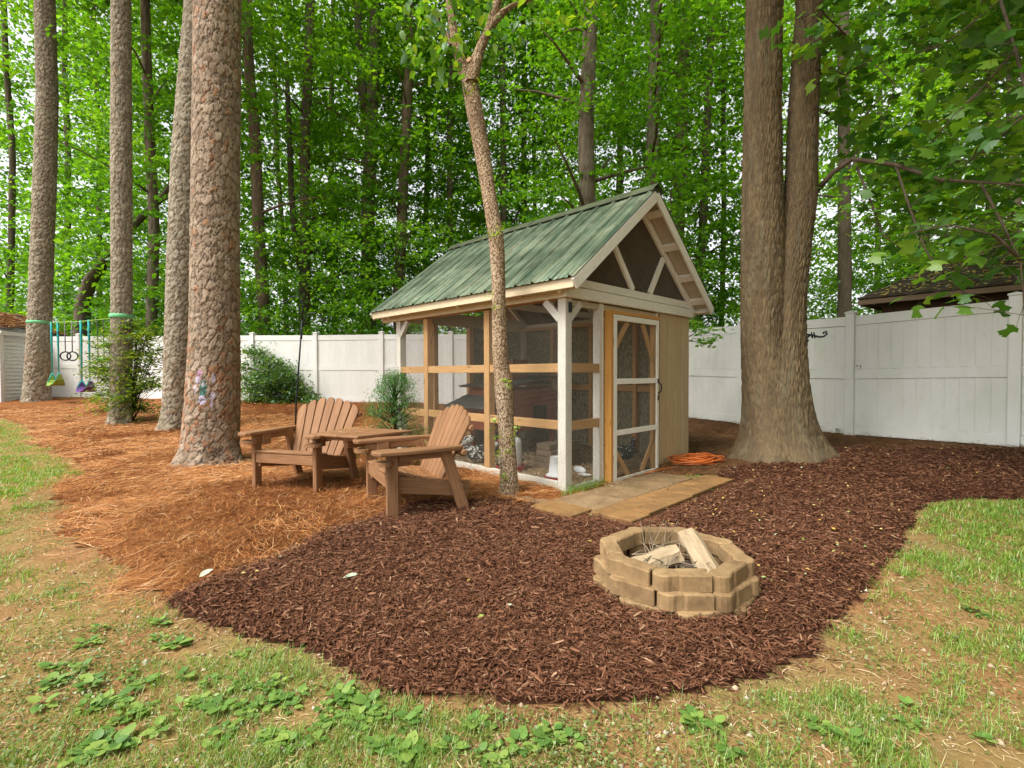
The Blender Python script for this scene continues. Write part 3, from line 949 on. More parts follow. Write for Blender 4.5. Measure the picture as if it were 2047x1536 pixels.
# door, standing slightly proud
DY = -0.075
x0, x1, z0, z1 = 0.700, 1.640, -0.012, 1.790
door = thing('door', None, None, (0, 0, 0)); door.parent = coop
def db(name, a, b, w, t, m=WH, up=(0, 0, 1)): return board(name, door, a, b, w, t, m, up)
db('stile', (x0 + 0.03, DY, z0), (x0 + 0.03, DY, z1), 0.060, 0.022, WH, (1, 0, 0))
db('stile', (x1 - 0.022, DY, z0), (x1 - 0.022, DY, z1), 0.044, 0.022, WH, (1, 0, 0))
for z, w in ((z1 - 0.030, 0.060), (1.082, 0.060), (0.533, 0.058), (z0 + 0.030, 0.060)):
    db('rail', (x0 + 0.061, DY, z), (x1 - 0.045, DY, z), w, 0.021, WH)
for a, b in (((x0 + 0.055, 1.42), (x0 + 0.32, 1.735)), ((x1 - 0.055, 1.28), (x1 - 0.31, 1.735)), ((x0 + 0.055, 0.36), (x0 + 0.33, 0.042)), ((x1 - 0.055, 0.40), (x1 - 0.33, 0.042))):
    db('brace', (a[0], DY + 0.028, a[1]), (b[0], DY + 0.028, b[1]), 0.062, 0.024, ST)
db('inner_stile', (x1 - 0.055, DY + 0.036, z0 + 0.02), (x1 - 0.055, DY + 0.036, z1 - 0.02), 0.085, 0.04, ST, (1, 0, 0))
wirecloth('wire_mesh', (x0 + 0.03, DY + 0.0135, z0 + 0.03), (1, 0, 0), (0, 0, 1), x1 - x0 - 0.06, z1 - z0 - 0.06, door)
m = MB(); m.tube([(x1 - 0.02, DY - 0.012, 0.93), (x1 - 0.02, DY - 0.05, 0.96), (x1 - 0.02, DY - 0.055, 1.03), (x1 - 0.02, DY - 0.012, 1.06)], 0.008, 8)
m.box((x1 - 0.02, DY - 0.013, 0.88), (0.022, 0.006, 0.06)); m.box((x1 - 0.02, DY - 0.013, 1.08), (0.03, 0.006, 0.05))
m.build('handle', M['dark_metal'], door)
for z in (0.25, 1.50):
    m = MB(); m.box((x0 - 0.012, DY + 0.004, z), (0.035, 0.006, 0.09)); m.tube([(x0 - 0.002, DY, z - 0.045), (x0 - 0.002, DY, z + 0.045)], 0.007, 6)
    m.build('hinge', M['dark_metal'], door)
cb('door_jamb', (0.672, -0.040, -0.03), (0.672, -0.040, 1.835), 0.088, 0.042, OJ, up=(0, 1, 0))
cb('door_jamb', (0.695, -0.040, 1.815), (1.70, -0.040, 1.815), 0.036, 0.075, OJ)
# light sensor box and key on the corner post
m = MB(); m.box((0.055, -0.017, ZB - 0.09), (0.03, 0.02, 0.10)); m.build('latch_box', M['dark_metal'], coop)
mb = MB(); mb.box((CW / 2, CL / 2, 0.0), (CW - 0.1, CL - 0.1, 0.06)); o = mb.build('floor', M['bedding'], coop)

# coop contents -----------------------------------------------------
def cw(x, y, z=0.03): a, b = coop_world(x, y); return (a, b, z)
def sub(name, mb, mat, par, smooth=False): return mb.build(name, mat, par, smooth)
hh = thing('hen_house', 'red-brown timber hen house with dark shingled roofs inside the coop', 'hen house', cw(1.56, 2.30), YAW)
def panel(name, mat, pts, par):
    return mk(name, pts, [tuple(range(len(pts)))], mat, par)
m = MB(); m.box((0, 0, 0.62), (1.0, 0.85, 0.60)); m.build('wall', M['red_house'], hh)
for z in (0.36, 0.46, 0.56, 0.66, 0.76, 0.86):
    board('plank', hh, (-0.508, -0.42, z), (-0.508, 0.42, z), 0.094, 0.014, M['red_house'])
    board('plank', hh, (-0.50, -0.433, z), (0.50, -0.433, z), 0.094, 0.014, M['red_house'])
for sx in (-1, 1):
    for sy in (-1, 1):
        board('leg', hh, (sx * 0.46, sy * 0.38, -0.02), (sx * 0.46, sy * 0.38, 0.34), 0.06, 0.06, M['red_house'], up=(1, 0, 0))
def shingle_roof(par, x0, z0, x1, z1, y0, y1, rows):
    d = Vector((x1 - x0, 0, z1 - z0)); n = Vector((-d.z, 0, d.x)).normalized()
    if n.z < 0: n = -n
    for i in range(rows):
        a = Vector((x0, 0, z0)) + d * (i / rows); b = Vector((x0, 0, z0)) + d * ((i + 1.15) / rows)
        lift = n * (0.012 + 0.006 * (i % 2))
        board('shingle', par, a + Vector((0, (y0 + y1) / 2, 0)) + n * 0.006, b + Vector((0, (y0 + y1) / 2, 0)) + n * 0.016, 0.008, y1 - y0, M['shingle'], up=n, ch=0.002)
    board('roof_deck', par, Vector((x0, (y0 + y1) / 2, z0)) - n * 0.006, Vector((x1, (y0 + y1) / 2, z1)) - n * 0.006, 0.012, y1 - y0, M['red_house'], up=n, ch=0.002)
shingle_roof(hh, 0.60, 1.10, -0.62, 0.95, -0.52, 0.52, 7)
m = MB(); m.box((-0.68, 0.02, 0.50), (0.34, 0.80, 0.26)); m.build('nest_box', M['red_house'], hh)
shingle_roof(hh, -0.49, 0.82, -0.94, 0.66, -0.44, 0.48, 4)
m = MB(); m.box((0.12, -0.443, 0.50), (0.28, 0.012, 0.34)); m.build('hen_door', M['dark_metal'], hh)
m = MB(); m.box((0.1, 0.1, 1.18), (0.34, 0.34, 0.34)); m.build('cupola', M['red_house'], hh)
# drinkers, dishes, crate
wj = thing('poultry_waterer', 'tall white poultry waterer on a red base behind the slim yard tree', 'waterer', cw(0.37, 1.14))
m = MB(); m.lathe([(0.165, 0.0), (0.175, 0.06), (0.165, 0.06), (0.15, 0.03), (0.10, 0.03)]); sub('tray', m, M['red_plastic'], wj)
m = MB(); m.lathe([(0.13, 0.035), (0.135, 0.08), (0.135, 0.33), (0.12, 0.37), (0.06, 0.405), (0.0, 0.41)]); sub('jar', m, M['white_plastic'], wj, True)
m = MB(); m.box((-0.20, 0.02, 0.16), (0.03, 0.07, 0.32)); m.box((-0.20, 0.02, 0.31), (0.10, 0.07, 0.03)); sub('side_bracket', m, M['white_plastic'], wj)
wk = thing('poultry_feeder', 'grey-white tapered feeder bucket on a red tray beside the corner post', 'feeder', cw(0.33, 0.375))
m = MB(); m.lathe([(0.14, 0.0), (0.15, 0.045), (0.14, 0.045), (0.13, 0.02), (0.08, 0.02)]); sub('tray', m, M['red_plastic'], wk)
m = MB(); m.lathe([(0.135, 0.05), (0.125, 0.06), (0.098, 0.075), (0.082, 0.245), (0.084, 0.25), (0.075, 0.25), (0.07, 0.22)]); sub('bucket', m, M['white_plastic'], wk, True)
for i, (x, y, rx, lab) in enumerate(((0.775, 0.43, R(24), 'small white feed dish tipped up on its edge in the coop'), (0.665, 0.27, 0.0, 'white round feed dish lying flat on the coop floor'))):
    m = MB(); m.lathe([(0.045, 0.0), (0.068, 0.020), (0.072, 0.022), (0.067, 0.017), (0.04, 0.005)], n=20)
    o = m.build('feed_dish', M['white_plastic'], None, True)
    o.location = cw(x, y, 0.033 + (0.022 if rx else 0)); o.rotation_euler = (rx, 0, 0.4)
    tag(o, lab, 'dish', 'feed dishes on the coop floor')
cr = thing('wooden_step', 'low wooden step of stacked boards on the coop floor', 'step', cw(0.97, 0.90), YAW)
for i in range(4):
    board('plank', cr, (-0.28, 0.0 + 0.01 * (i % 2), 0.035 + 0.075 * i), (0.28, 0.0, 0.035 + 0.075 * i), 0.07, 0.30 - 0.03 * i, M['ply'])
def hen(label, loc, rz, mat, pose, sc=1.0):
    """one continuous body lofted along the spine, comb, beak and legs added"""
    t = thing('hen', label, 'hen', loc, rz, 'hens in the coop')
    st = {'stand': [(-0.25, 0.36, 0.006, 0.012), (-0.21, 0.335, 0.026, 0.05), (-0.15, 0.285, 0.055, 0.075), (-0.07, 0.245, 0.086, 0.098), (0.02, 0.235, 0.096, 0.108), (0.09, 0.255, 0.080, 0.098), (0.135, 0.305, 0.052, 0.070), (0.152, 0.355, 0.036, 0.044), (0.160, 0.395, 0.029, 0.032), (0.175, 0.425, 0.028, 0.030), (0.198, 0.440, 0.022, 0.024), (0.214, 0.438, 0.010, 0.012)],
          'lie': [(-0.25, 0.20, 0.008, 0.012), (-0.20, 0.185, 0.03, 0.05), (-0.12, 0.14, 0.07, 0.09), (-0.03, 0.115, 0.10, 0.115), (0.06, 0.12, 0.09, 0.105), (0.12, 0.15, 0.06, 0.08), (0.16, 0.19, 0.038, 0.048), (0.185, 0.225, 0.030, 0.034), (0.21, 0.245, 0.028, 0.030), (0.235, 0.248, 0.019, 0.022), (0.25, 0.243, 0.009, 0.010)]}[pose]
    n = 16
    V = []; F = []
    for i, (x, z, ry, rz_) in enumerate(st):
        a, b = st[max(i - 1, 0)], st[min(i + 1, len(st) - 1)]
        tx, tz = b[0] - a[0], b[1] - a[1]
        L = math.hypot(tx, tz); nx, nz = -tz / L, tx / L
        for k in range(n):
            w = 2 * math.pi * k / n
            f = 1 + 0.05 * math.sin(3 * w + i)
            V.append((x + nx * rz_ * math.sin(w) * f, ry * math.cos(w) * f, z + nz * rz_ * math.sin(w) * f))
    for i in range(len(st) - 1):
        for k in range(n):
            k2 = (k + 1) % n
            F.append((i * n + k, i * n + k2, (i + 1) * n + k2, (i + 1) * n + k))
    F.append(tuple(range(n))[::-1]); F.append(tuple((len(st) - 1) * n + k for k in range(n)))
    o = mk('body', V, F, mat, t, True)
    hx, hz = st[-3][0], st[-3][1]
    m = MB()
    for i in range(4): m.box((hx - 0.012 + 0.013 * i, 0, hz + 0.034 - 0.003 * abs(i - 1.5)), (0.012, 0.006, 0.022))
    m.box((hx + 0.022, 0, hz - 0.03), (0.012, 0.008, 0.024)); m.build('comb', M['comb'], t)
    m = MB(); m.tube([(st[-1][0] - 0.004, 0, st[-1][1]), (st[-1][0] + 0.028, 0, st[-1][1] - 0.009)], [0.010, 0.001], 6); m.build('beak', M['beak'], t)
    for s in (-1, 1):
        m = MB()
        for k in range(5):
            x = -0.17 + 0.03 * k
        V2 = [(0.07, s * 0.094, st[3][1] + 0.045), (-0.02, s * 0.106, st[3][1] + 0.06), (-0.17, s * 0.072, st[3][1] + 0.055), (-0.14, s * 0.082, st[3][1] + 0.005), (-0.03, s * 0.104, st[3][1] - 0.04), (0.05, s * 0.10, st[3][1] - 0.01)]
        V3 = [(a, b + s * 0.012, c) for a, b, c in V2]
        m.add(V2 + V3, [(0, 1, 2, 3, 4, 5), (6, 7, 8, 9, 10, 11)] + [(i, (i + 1) % 6, 6 + (i + 1) % 6, 6 + i) for i in range(6)])
        m.build('wing', mat, t)
        e = MB(); e.tube([(hx + 0.004, s * 0.024, hz + 0.006), (hx + 0.004, s * 0.031, hz + 0.006)], 0.005, 8); e.build('eye', M['beak'], t)
        if pose == 'stand':
            m = MB(); m.tube([(0.0, s * 0.045, 0.17), (0.012, s * 0.047, 0.09), (0.0, s * 0.048, 0.008)], [0.024, 0.009, 0.007], 7)
            for a in (-0.5, 0.0, 0.5, math.pi): m.tube([(0, s * 0.048, 0.007), (0.05 * math.cos(a), s * 0.048 + 0.05 * math.sin(a), 0.003)], [0.006, 0.003], 5)
            m.build('leg', M['beak'], t)
    t.scale = (sc, sc, sc)
    return t
hen('black and white speckled hen standing behind the coop door', cw(1.24, 0.17), R(2), M['hen_speckled'], 'stand', 0.86)
hen('white-necked black hen crouching near the far left wire wall', cw(0.42, 1.72), R(20), M['hen_white'], 'lie', 1.0)
hen('plain dark hen standing beside the middle stud', cw(0.72, 1.50), R(70), M['hen_dark'], 'stand', 0.85)
hen('pale grey hen standing under the nest box', cw(0.55, 2.30), R(160), M['hen_white'], 'stand', 0.8)

# ------------------------------------------------------------------ fences
def fence(label, P0, dirv, n, spacing, gate=None, vm=None):
    """white vinyl privacy fence: posts with caps, rails and every tongue-and-groove board"""
    dx, dy = dirv
    vm = vm or M['vinyl']
    root = thing('privacy_fence', label, 'fence', (P0[0], P0[1], 0), math.atan2(dy, dx))
    H = 1.83
    for i in range(n + 1):
        X, Y = P0[0] + dx * spacing * i, P0[1] + dy * spacing * i
        z = g(X, Y)
        o = board('post', root, (spacing * i, 0, z - 0.1), (spacing * i, 0, z + H + 0.04), 0.118, 0.118, vm, up=(1, 0, 0), ch=0.006)
        m = MB(); s = 0.068
        m.add([(-s, -s, 0), (s, -s, 0), (s, s, 0), (-s, s, 0), (-s, -s, 0.02), (s, -s, 0.02), (s, s, 0.02), (-s, s, 0.02), (0, 0, 0.05)],
              [(3, 2, 1, 0), (0, 1, 5, 4), (1, 2, 6, 5), (2, 3, 7, 6), (3, 0, 4, 7), (4, 5, 8), (5, 6, 8), (6, 7, 8), (7, 4, 8)])
        c = m.build('cap', vm, root); c.location = (spacing * i, 0, z + H + 0.041)
        if i == n: break
        X2, Y2 = X + dx * spacing, Y + dy * spacing
        z2 = g(X2, Y2)
        a, b = spacing * i + 0.06, spacing * (i + 1) - 0.06
        for h, w in ((0.10, 0.14), (0.95, 0.145), (1.755, 0.14)):
            board('rail', root, (a, 0, z + h), (b, 0, z2 + h), w, 0.045, vm, ch=0.004)
        nb = 11
        bw = (b - a) / nb
        for k in range(nb):
            xm = a + bw * (k + 0.5); f = (xm - spacing * i) / spacing
            zz = z + (z2 - z) * f
            for lo, hi in ((0.171, 0.876), (1.024, 1.684)):
                board('picket', root, (xm, 0, zz + lo), (xm, 0, zz + hi), bw - 0.0008, 0.022, vm, up=(1, 0, 0), ch=0.0015)
        if gate == i:
            m = MB(); m.box((a + 0.03, -0.014, z + 1.075), (0.016, 0.006, 0.022)); m.box((a + 0.075, -0.014, z + 1.07), (0.012, 0.006, 0.03)); m.tube([(a + 0.08, -0.015, z + 1.06), (a + 0.085, -0.02, z + 1.0)], 0.003, 6)
            m.build('latch', flat('rusty_iron', (0.14, 0.09, 0.055), 0.8), root)
    return root
FR = (1.93, -3.08); L_ = math.hypot(*FR)
fence('tall white vinyl fence running from behind the coop past the twin-trunk tree', (2.3, 12.1), (FR[0] / L_, FR[1] / L_), 6, 1.80, gate=3, vm=M['vinyl_shade_algae'])
FL = (-6.6, 1.07); L_ = math.hypot(*FL)
fence('long white vinyl fence behind the pines and the swing line', (2.3 - 0.15, 12.1 + 0.03), (FL[0] / L_, FL[1] / L_), 9, 1.885)

# ------------------------------------------------------------------ shed at the left edge
sx, sy = -13.86, 13.35
sz = g(sx, sy)
shed = thing('garden_shed', 'small white clapboard shed with straw-littered shingle roof behind the leftmost pine', 'shed', (sx, sy, sz), R(10))
SD, SWD, SHH = 2.35, 2.4, 1.98
for k in range(19):
    z = 0.05 + k * 0.102
    # side wall facing +x
    V = [(0.045, 0.06, z), (0.045, SD - 0.06, z), (0.006, SD - 0.06, z + 0.102), (0.006, 0.06, z + 0.102), (0.0, 0.06, z), (0.0, SD - 0.06, z), (-0.02, SD - 0.06, z + 0.102), (-0.02, 0.06, z + 0.102)]
    FB = [(0, 1, 2, 3), (7, 6, 5, 4), (0, 4, 5, 1), (1, 5, 6, 2), (2, 6, 7, 3), (3, 7, 4, 0)]
    mk('clapboard', V, FB, M['shed'], shed)
    V = [(-SWD + 0.06, -0.045, z), (-0.06, -0.045, z), (-0.06, -0.006, z + 0.102), (-SWD + 0.06, -0.006, z + 0.102), (-SWD + 0.06, 0, z), (-0.06, 0, z), (-0.06, 0.02, z + 0.102), (-SWD + 0.06, 0.02, z + 0.102)]
    mk('clapboard', V, FB, M['shed'], shed)
for (x, y) in ((0.0, 0.0), (0.0, SD), (-SWD, 0), (-SWD, SD)):
    board('corner_trim', shed, (x, y, -0.1), (x, y, SHH), 0.13, 0.13, M['shed'], up=(1, 0, 0), ch=0.006)
for (a, b) in (((-SWD, SD), (0, SD)), ((-SWD, 0.03), (-SWD, SD))):
    board('wall', shed, (*a, SHH / 2), (*b, SHH / 2), SHH, 0.03, M['shed'])
board('base_skid', shed, (-0.03, 0.05, -0.02), (-0.03, SD, -0.02), 0.12, 0.05, M['dark_beam'])
hx, rise = SWD / 2, 0.62
m = MB(); m.add([(-SWD, -0.01, SHH), (0, -0.01, SHH), (-hx, -0.01, SHH + rise), (-SWD, 0.02, SHH), (0, 0.02, SHH), (-hx, 0.02, SHH + rise)], [(0, 1, 2), (5, 4, 3), (0, 3, 4, 1), (1, 4, 5, 2), (2, 5, 3, 0)])
m.build('gable_wall', M['shed'], shed)
for s in (-1, 1):
    for i in range(9):
        f0, f1 = i / 9, (i + 1.2) / 9
        P = lambda f: Vector((-hx + s * (hx + 0.16) * (1 - f), SD / 2, SHH + 0.03 + (rise + 0.07) * f - 0.06))
        n = Vector((s * rise, 0, hx)).normalized()
        board('shingle_course', shed, P(f0) + n * 0.020, P(min(f1, 1.0)) + n * 0.012, 0.012, SD + 0.34, M['shingle'], up=n, ch=0.002)
    a, b = Vector((-hx + s * (hx + 0.165), -0.165, SHH - 0.10)), Vector((-hx, -0.165, SHH + rise - 0.035))
    board('rake_trim', shed, a, b, 0.13, 0.025, M['shed'])
board('fascia', shed, (0.15, -0.15, SHH - 0.07), (0.15, SD + 0.15, SHH - 0.07), 0.12, 0.02, M['shed'])

def needles_mesh(n, P, yaw, Ln, width, curl, lift, tilt):
    """curved flat needles, 3 segments each; P (n,3)"""
    t = np.linspace(-0.5, 0.5, 4)[None, :]
    ang = yaw[:, None] + curl[:, None] * t
    x = P[:, 0:1] + np.cos(ang) * t * Ln[:, None]
    y = P[:, 1:2] + np.sin(ang) * t * Ln[:, None]
    z = P[:, 2:3] + lift[:, None] * (0.25 - t * t) * 4 * 0.5 + tilt[:, None] * t * Ln[:, None]
    nx, ny = -np.sin(ang), np.cos(ang)
    w = width[:, None] * np.array([0.35, 1, 1, 0.25])[None]
    A = np.stack([x + nx * w / 2, y + ny * w / 2, z], 2)
    B = np.stack([x - nx * w / 2, y - ny * w / 2, z + w * 0.3], 2)
    V = np.stack([A, B], 2).reshape(-1, 3)
    b = np.arange(n)[:, None] * 8
    q = np.array([[0, 1, 3, 2], [2, 3, 5, 4], [4, 5, 7, 6]])
    F = (b[:, :, None] + q[None]).reshape(-1, 4)
    return V, F
# straw on the shed roof
n = 2600
f = rng.uniform(0.05, 0.95, n) ** 1.0; yy = rng.uniform(-0.1, SD + 0.1, n)
keep = fbm(f * 4, yy * 2.2, 5) > 0.40
f, yy = f[keep], yy[keep]; n = len(f)
P = np.stack([-hx + (hx + 0.16) * (1 - f), yy, SHH + 0.03 + (rise + 0.07) * f - 0.06 + 0.045], 1)
V, F = needles_mesh(n, P, rng.uniform(0, 6.28, n), rng.uniform(0.15, 0.28, n), np.full(n, 0.012), rng.normal(0, 0.8, n), np.full(n, 0.02), np.zeros(n))
o = mk('straw_litter', V, F, M['needle'], shed); o['kind'] = 'stuff'

# ------------------------------------------------------------------ hip-roofed pavilion beyond the right fence
pe = Vector((0.62, -0.785, 0)); pn = Vector((0.785, 0.62, 0))
pav = thing('garden_pavilion', 'dark-beamed open pavilion with leaf-strewn hip roof beyond the right fence', 'pavilion', (7.33, 10.5, 0), math.atan2(pe.y, pe.x))
# local: x along eave (away to the right of photo), y away from camera
PW, PD, PZ, PR = 6.0, 3.2, 2.72, 1.02
hipx = PD / 2
def hip(par):
    rows = 16
    for face in range(4):
        V = []; F = []
        for i in range(rows):
            f0, f1 = i / rows, min(1.0, (i + 1.12) / rows)
            def P(f, e, lift):
                y0 = hipx * f; z = PZ + PR * f + lift
                x0, x1 = hipx * f, PW - hipx * f
                if face == 0: return (x0 if e == 0 else x1, y0, z)
                if face == 1: return (x1 if e == 0 else x0, PD - y0, z)
                if face == 2: return (x0, PD - y0 if e == 0 else y0, z)
                return (x1, y0 if e == 0 else PD - y0, z)
            ntab = max(2, int(abs((PW if face < 2 else PD) - 2 * hipx * f0) / 0.25))
            for k in range(ntab):
                a, b = k / ntab, (k + 0.97) / ntab
                def Q(f, e, lift):
                    p, q = Vector(P(f, 0, lift)), Vector(P(f, 1, lift))
                    return p + (q - p) * e
                j = 0.006 * ((k * 7 + i * 3) % 3)
                base = len(V)
                V += [Q(f0, a, 0.022 + j), Q(f0, b, 0.022 + j), Q(f1, b, 0.008), Q(f1, a, 0.008), Q(f0, a, 0.0), Q(f0, b, 0.0)]
                F += [(base, base + 1, base + 2, base + 3), (base + 4, base + 5, base + 1, base)]
        o = mk('shingles', V, F, M['shingle_brown'], par); o['kind'] = 'stuff'
        und = [P(0, 0, -0.01), P(0, 1, -0.01), P(1, 1, -0.01), P(1, 0, -0.01)]
        mk('roof_deck', und, [(0, 1, 2, 3)], M['dark_beam'], par)
hip(pav)
mm = MB(); mm.tube([(hipx, hipx, PZ + PR + 0.012), (PW - hipx, hipx, PZ + PR + 0.012)], 0.06, 6); mm.build('ridge', flat('mossy_ridge', (0.20, 0.16, 0.03), 0.9, 0, 0.6), pav)
for a, b in (((0, 0), (PW, 0)), ((0, 0), (0, PD)), ((0, PD), (PW, PD)), ((PW, 0), (PW, PD))):
    d = 0.0
    board('fascia', pav, (a[0] + 0.02, a[1] + 0.02, PZ - 0.075), (b[0] - 0.0, b[1] + 0.02 if a[1] == b[1] else b[1] - 0.02, PZ - 0.075), 0.10, 0.03, M['pergola_trim'])
for a, b in (((0.35, 0.4), (PW - 0.4, 0.4)), ((0.35, PD - 0.4), (PW - 0.4, PD - 0.4))):
    board('beam', pav, (*a, PZ - 0.24), (*b, PZ - 0.24), 0.22, 0.14, M['dark_beam'])
for x in (0.5, 2.1, 3.9, PW - 0.5):
    board('cross_beam', pav, (x, 0.3, PZ - 0.21), (x, PD - 0.3, PZ - 0.21), 0.18, 0.09, M['dark_beam'])
for x in (0.5, PW - 0.5):
    for y in (0.4, PD - 0.4):
        board('post', pav, (x, y, -0.2), (x, y, PZ - 0.352), 0.15, 0.15, M['dark_beam'], up=(1, 0, 0))
for i in range(22):
    f = (i + 0.5) / 22
    x = PW * f
    d = min(hipx, x, PW - x)
    board('rafter', pav, (x, 0.05, PZ - 0.06), (x, d, PZ - 0.06 + PR * d / hipx), 0.09, 0.04, M['dark_beam'])
n = 900
u = rng.uniform(0.02, 0.98, n); f = rng.beta(1.2, 1.6, n)
x = hipx * f + u * (PW - 2 * hipx * f)
a = rng.uniform(0, 6.28, n); s_ = rng.uniform(0.03, 0.06, n)
cen = np.stack([x, hipx * f, PZ + PR * f + 0.04], 1)
d1 = np.stack([np.cos(a), np.sin(a) * 0.84, np.sin(a) * 0.54], 1) * s_[:, None]
d2 = np.stack([-np.sin(a), np.cos(a) * 0.84, np.cos(a) * 0.54], 1) * s_[:, None] * 0.5
V = np.stack([cen + d1, cen + d2, cen - d1, cen - d2], 1).reshape(-1, 3)
o = mk('fallen_leaves', V, np.arange(n * 4).reshape(-1, 4), M['dryleaf'], pav); o['kind'] = 'stuff'

# ------------------------------------------------------------------ paver path by the coop door
path = thing('paver_path', None, None, (CC[0], CC[1], 0), YAW); path['kind'] = 'structure'
def paver(x0, x1, y0, y1, z, m, tilt=(0, 0)):
    o = board('paver', path, (x0 + 0.006, (y0 + y1) / 2, z - 0.025), (x1 - 0.006, (y0 + y1) / 2, z - 0.025), 0.05, y1 - y0 - 0.012, m, ch=0.006)
    o.rotation_euler[0] += tilt[0]; o.rotation_euler[1] += tilt[1]
    return o
paver(-0.645, -0.345, -0.575, -0.125, 0.036, M['paver'], (0.01, -0.01))
xs = [-0.43, -0.155, 0.26, 0.66, 1.07, 1.655]
for i in range(5): paver(xs[i], xs[i + 1], -1.005 + 0.012 * i, -0.605 - 0.008 * i, 0.040 + 0.003 * (i % 2), M['paver'], (0.006 * (-1) ** i, 0.004))
xs = [-0.335, 0.13, 0.57, 1.0, 1.47]
for i in range(4): paver(xs[i], xs[i + 1], -0.60, -0.115, 0.030 - 0.004 * (i % 2), M['paver_old'], (0.008 * (-1) ** i, -0.005))
paver(-0.50, -0.06, -0.115, 0.32, 0.018, M['paver_old'], (0.0, 0.01))

# ------------------------------------------------------------------ fire pit
PIT = (0.842, 2.575)
PITZ = tp(*PIT) - 0.01
pit = thing('fire_pit', 'low round fire pit of stacked tan concrete edging blocks on the mulch', 'fire pit', (PIT[0], PIT[1], PITZ))
def block_mesh(L, h):
    """interlocking edger: straight body, round lobe at one end, scooped other end; bevelled top"""
    t = 0.043
    out = []
    r = 0.050
    # outline counter-clockwise, body along +x, lobe centred near x=0
    for k in range(11):
        a = math.pi * 0.30 + math.pi * 1.40 * k / 10
        out.append((r * math.cos(a) + 0.0, r * math.sin(a)))
    body = [(0.062, -0.036), (0.075, -t), (L - 0.052, -t), (L - 0.048, -0.038), (L - 0.060, 0.0), (L - 0.048, 0.038), (L - 0.052, t), (0.075, t), (0.062, 0.036)]
    pts = out + body
    n = len(pts)
    c = np.mean(pts, 0)
    V = [(x, y, 0.0) for x, y in pts] + [(x, y, h - 0.007) for x, y in pts] + [(x + (0 if abs(x) < 0.07 else 0) - (0.006 * x / 0.058 if x < 0.07 else (0.006 if x > L - 0.1 else 0)), y * 0.87, h) for x, y in pts]
    F = [tuple(range(n))[::-1]]
    for l in (0, 1):
        for i in range(n):
            j = (i + 1) % n
            F.append((l * n + i, l * n + j, (l + 1) * n + j, (l + 1) * n + i))
    F.append(tuple(range(2 * n, 3 * n)))
    return meshdata('edger_block', V, F, M['block'])
def ring(Rr, z, nb, phase, h=0.077):
    seg = 2 * Rr * math.sin(math.pi / nb)
    me = block_mesh(seg, h)
    for i in range(nb):
        a0 = phase + 2 * math.pi * i / nb; a1 = phase + 2 * math.pi * (i + 1) / nb
        p0 = Vector((Rr * math.cos(a0), Rr * math.sin(a0), 0)); p1 = Vector((Rr * math.cos(a1), Rr * math.sin(a1), 0))
        o = bpy.data.objects.new('edging_block', me); link(o, pit)
        d = p1 - p0
        o.location = (p0.x, p0.y, z + random.uniform(-0.002, 0.002))
        o.rotation_euler = (random.uniform(-0.012, 0.012), random.uniform(-0.012, 0.012), math.atan2(d.y, d.x) + random.uniform(-0.03, 0.03))
PH = R(203)
ring(0.370, -0.045, 9, PH + 0.30)
ring(0.360, 0.032, 9, PH + 0.10)
ring(0.338, 0.108, 8, PH - 0.05)
m = MB(); m.lathe([(0.0, 0.01), (0.15, 0.035), (0.30, 0.02), (0.31, -0.02)][::-1], n=24); o = m.build('ash_bed', M['ash'], pit, True)
def splitlog(name, label, p0, p1, w, h, roll, mat, group=None):
    """quarter-split log: bark arc below, two split faces meeting at a ridge"""
    prof = [(-w / 2, 0.0), (-w / 2 * 0.92, h * 0.62), (-w * 0.18, h), (w * 0.30, h * 0.96), (w / 2, h * 0.45), (w * 0.47, 0.0), (w * 0.25, -h * 0.16), (-w * 0.22, -h * 0.17)]
    p0, p1 = Vector(p0), Vector(p1)
    X = (p1 - p0); L = X.length; X.normalize()
    Z = Vector((0, 0, 1)); Z = (Z - X * Z.dot(X)).normalized(); Y = Z.cross(X)
    V = []; F = []; n = len(prof); S = 9
    for i in range(S + 1):
        f = i / S
        for k, (a, b) in enumerate(prof):
            j = 0.004 * math.sin(f * 11 + k * 2.1) + random.uniform(-0.0015, 0.0015)
            ee = 0.006 * math.sin(k * 3.7) if i in (0, S) else 0
            V.append((f * L - L / 2 + ee, a + j, b + j * 0.7))
    for i in range(S):
        for k in range(n):
            k2 = (k + 1) % n
            F.append((i * n + k, i * n + k2, (i + 1) * n + k2, (i + 1) * n + k))
    F.append(tuple(range(n))[::-1]); F.append(tuple(S * n + k for k in range(n)))
    o = mk(name, V, F, mat)
    m = Matrix.Identity(4)
    for r in range(3): m[r][0], m[r][1], m[r][2], m[r][3] = X[r], Y[r], Z[r], (p0[r] + p1[r]) / 2
    o.matrix_local = m @ Matrix.Rotation(roll, 4, 'X')
    return tag(o, label, 'log', group)
bz = PITZ - 0.01
splitlog('split_log', 'pale split log leaning up on the back rim of the fire pit', (0.995, 2.40, bz + 0.07), (0.985, 2.76, bz + 0.190), 0.115, 0.06, R(2), M['log_side'], 'logs in the fire pit')
splitlog('split_log', 'pale split log lying across the middle of the fire pit', (0.64, 2.54, bz + 0.065), (0.89, 2.655, bz + 0.105), 0.12, 0.08, R(-14), M['log_side'], 'logs in the fire pit')
splitlog('charred_log', 'dark charred log end under the two pale split logs', (0.80, 2.45, bz + 0.065), (1.0, 2.50, bz + 0.075), 0.06, 0.05, R(10), M['log_char'], 'logs in the fire pit')
splitlog('charred_log', 'small burnt log lying at the right inner side of the fire pit', (1.02, 2.52, bz + 0.06), (1.07, 2.70, bz + 0.08), 0.06, 0.045, R(20), M['log_char'], 'logs in the fire pit')
mb = MB()
